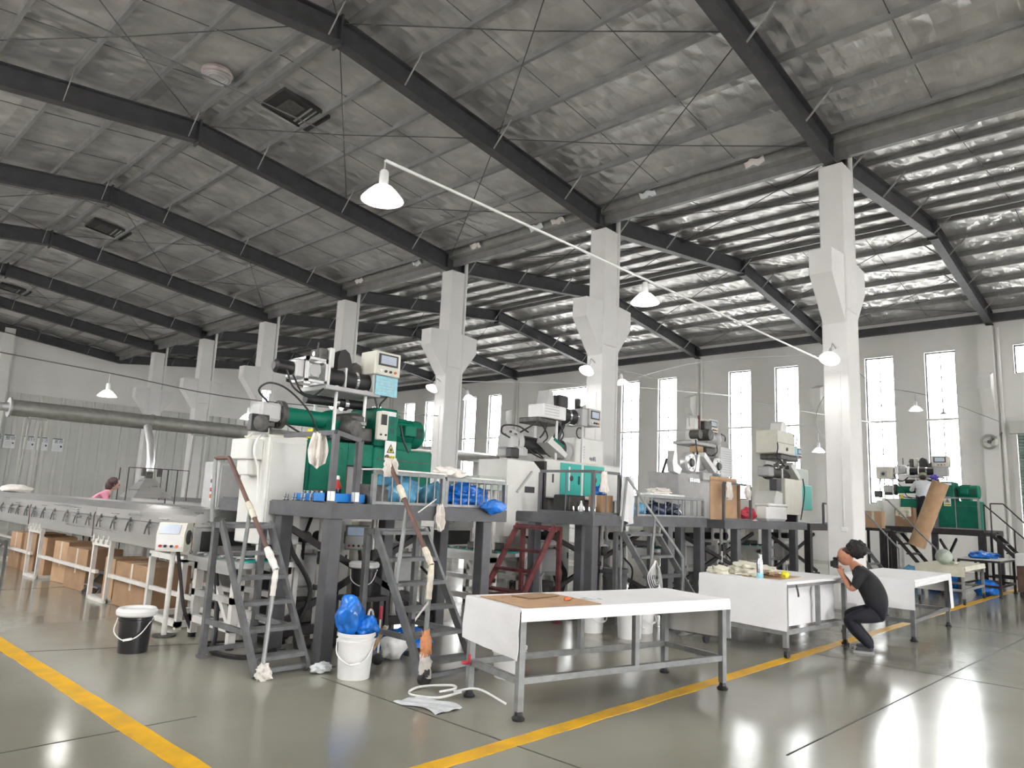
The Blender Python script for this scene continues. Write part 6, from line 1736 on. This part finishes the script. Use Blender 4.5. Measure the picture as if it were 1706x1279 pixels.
cm = thing('camera', 'black camera held to the face of the crouching man', 'camera', Vector((10.5, 3.3, 0)) + Vector(mpt(.345, 1.10)), math.atan2(MF.y, MF.x))
MB().bbox(-.035, -.075, -.055, .035, .075, .05, .01).build('camera_body', 'plastic_black', cm)
MB().lathe([(.035, .03), (.04, .035), (.04, .06), (.036, .065), (.03, .05)], (0, 0, -.005), 'x', 20).build('lens', 'rubber_black', cm)
MB().bbox(-.03, -.03, .05, .03, .03, .085, .01).build('viewfinder', 'plastic_black', cm)
MB().curve([(0, -.075, .03), (-.05, -.1, -.08), (-.08, -.04, -.16), (-.06, .05, -.12), (0, .075, .03)], .008, 6).build('strap', 'rubber_black', cm)

# ---- woman in pink behind the first oven
def woman():
    P = thing('person', 'woman in pink shirt with short dark hair behind the oven', 'person', (5.75, 17.4, .05))
    F = Vector((.93, -.37, 0)); W = Vector((.37, .93, 0))
    pt = lambda u, v, w=0.0: tuple(F * u + W * w + Vector((0, 0, v)))
    n, e, r = [], [], []
    def add(p, rad, slot, par=None):
        n.append((p, rad)); r.append(slot)
        if par is not None: e.append((par, len(n) - 1))
        return len(n) - 1
    pel = add(pt(-.4, .92), .14, 0)
    wai = add(pt(-.33, 1.1), .13, 1, pel)
    che = add(pt(-.22, 1.28), .145, 1, wai)
    upc = add(pt(-.1, 1.41), .125, 1, che)
    nec = add(pt(.0, 1.5), .05, 2, upc)
    add(pt(.03, 1.56), .055, 2, nec)
    for s in (-1, 1):
        hip = add(pt(-.38, .86, .09 * s), .1, 0, pel)
        kn = add(pt(-.3, .48, .1 * s), .065, 0, hip)
        an = add(pt(-.34, .04, .1 * s), .045, 0, kn)
        add(pt(-.18, -.012, .1 * s), .036, 3, an)
        sh = add(pt(-.09, 1.4, .15 * s), .062, 1, upc)
        el = add(pt(.0, 1.2, .2 * s), .05, 1, sh)
        wr = add(pt(.22, 1.2, .14 * s), .028, 2, el)
        pa = add(pt(.28, 1.22, .12 * s), (.032, .02), 2, wr)
        finger_nodes(n, e, r, wr, pa, F, W * s, (0, 0, -1), .0085, 2, curl=.4, thumb=-1)
    skin_body('body', n, e, ['trousers_navy', 'shirt_pink', 'skin_light', 'shoe_grey'], P, r)
    head_mesh(pt(.07, 1.62), .12, F, 'skin_light', P, .2)
    MB().blob(pt(.035, 1.66), .11, .115, .11, .06, 2, 4, 4).blob(pt(-.035, 1.58), .075, .1, .11, .06, 2, 5, 3).build('hair', 'hair_brown', P)
    return P
woman().scale = (1.05, 1.05, 1.05)
# ---- worker in white on the far platform, seen from behind
def worker():
    P = thing('person', 'worker in white shirt seen from behind on the far platform', 'person', (23.75, 5.75, 1.562))
    F = Vector((.97, .24, 0)); W = Vector((.24, -.97, 0))
    pt = lambda u, v, w=0.0: tuple(F * u + W * w + Vector((0, 0, v)))
    n, e, r = [], [], []
    def add(p, rad, slot, par=None):
        n.append((p, rad)); r.append(slot)
        if par is not None: e.append((par, len(n) - 1))
        return len(n) - 1
    pel = add(pt(0, .78), (.17, .14), 0)
    wai = add(pt(.02, .95), (.165, .13), 1, pel)
    che = add(pt(.06, 1.15), (.19, .13), 1, wai)
    upc = add(pt(.1, 1.28), (.16, .1), 1, che)
    nec = add(pt(.16, 1.36), .055, 2, upc)
    add(pt(.2, 1.41), .06, 2, nec)
    for s in (-1, 1):
        hip = add(pt(0, .74, .1 * s), .11, 0, pel)
        kn = add(pt(.03, .42, .11 * s), .07, 0, hip)
        an = add(pt(0, .09, .11 * s), .05, 0, kn)
        add(pt(.16, .036, .11 * s), .036, 3, an)
        sh = add(pt(.1, 1.27, .19 * s), .07, 1, upc)
        el = add(pt(.16, 1.05, .32 * s), .055, 1, sh)
        wr = add(pt(.34, 1.1, .22 * s), .032, 2, el)
        pa = add(pt(.4, 1.12, .2 * s), (.034, .022), 2, wr)
        finger_nodes(n, e, r, wr, pa, F, W * s, (0, 0, -1), .009, 2, curl=.5, thumb=-1)
    skin_body('body', n, e, ['trousers_navy', 'shirt_white', 'skin', 'shoe_grey'], P, r)
    head_mesh(pt(.22, 1.46), .12, F, 'skin', P, .3)
    MB().blob(pt(.21, 1.51), .112, .112, .09, .05, 2, 4, 3).build('cap', 'cap_olive', P)
    MB().blob(pt(.12, 1.45), .06, .09, .07, .1, 2, 4, 3).build('hair', 'hair_black', P)
    return P
worker()
one('purple_glove', MB().blob((0, 0, 0), .09, .1, .08, .5, 3, 77, 3), 'glove_purple', 'purple gloves hung on the far green machine beside the worker', 'gloves', (23.95, 5.5, 3.02))
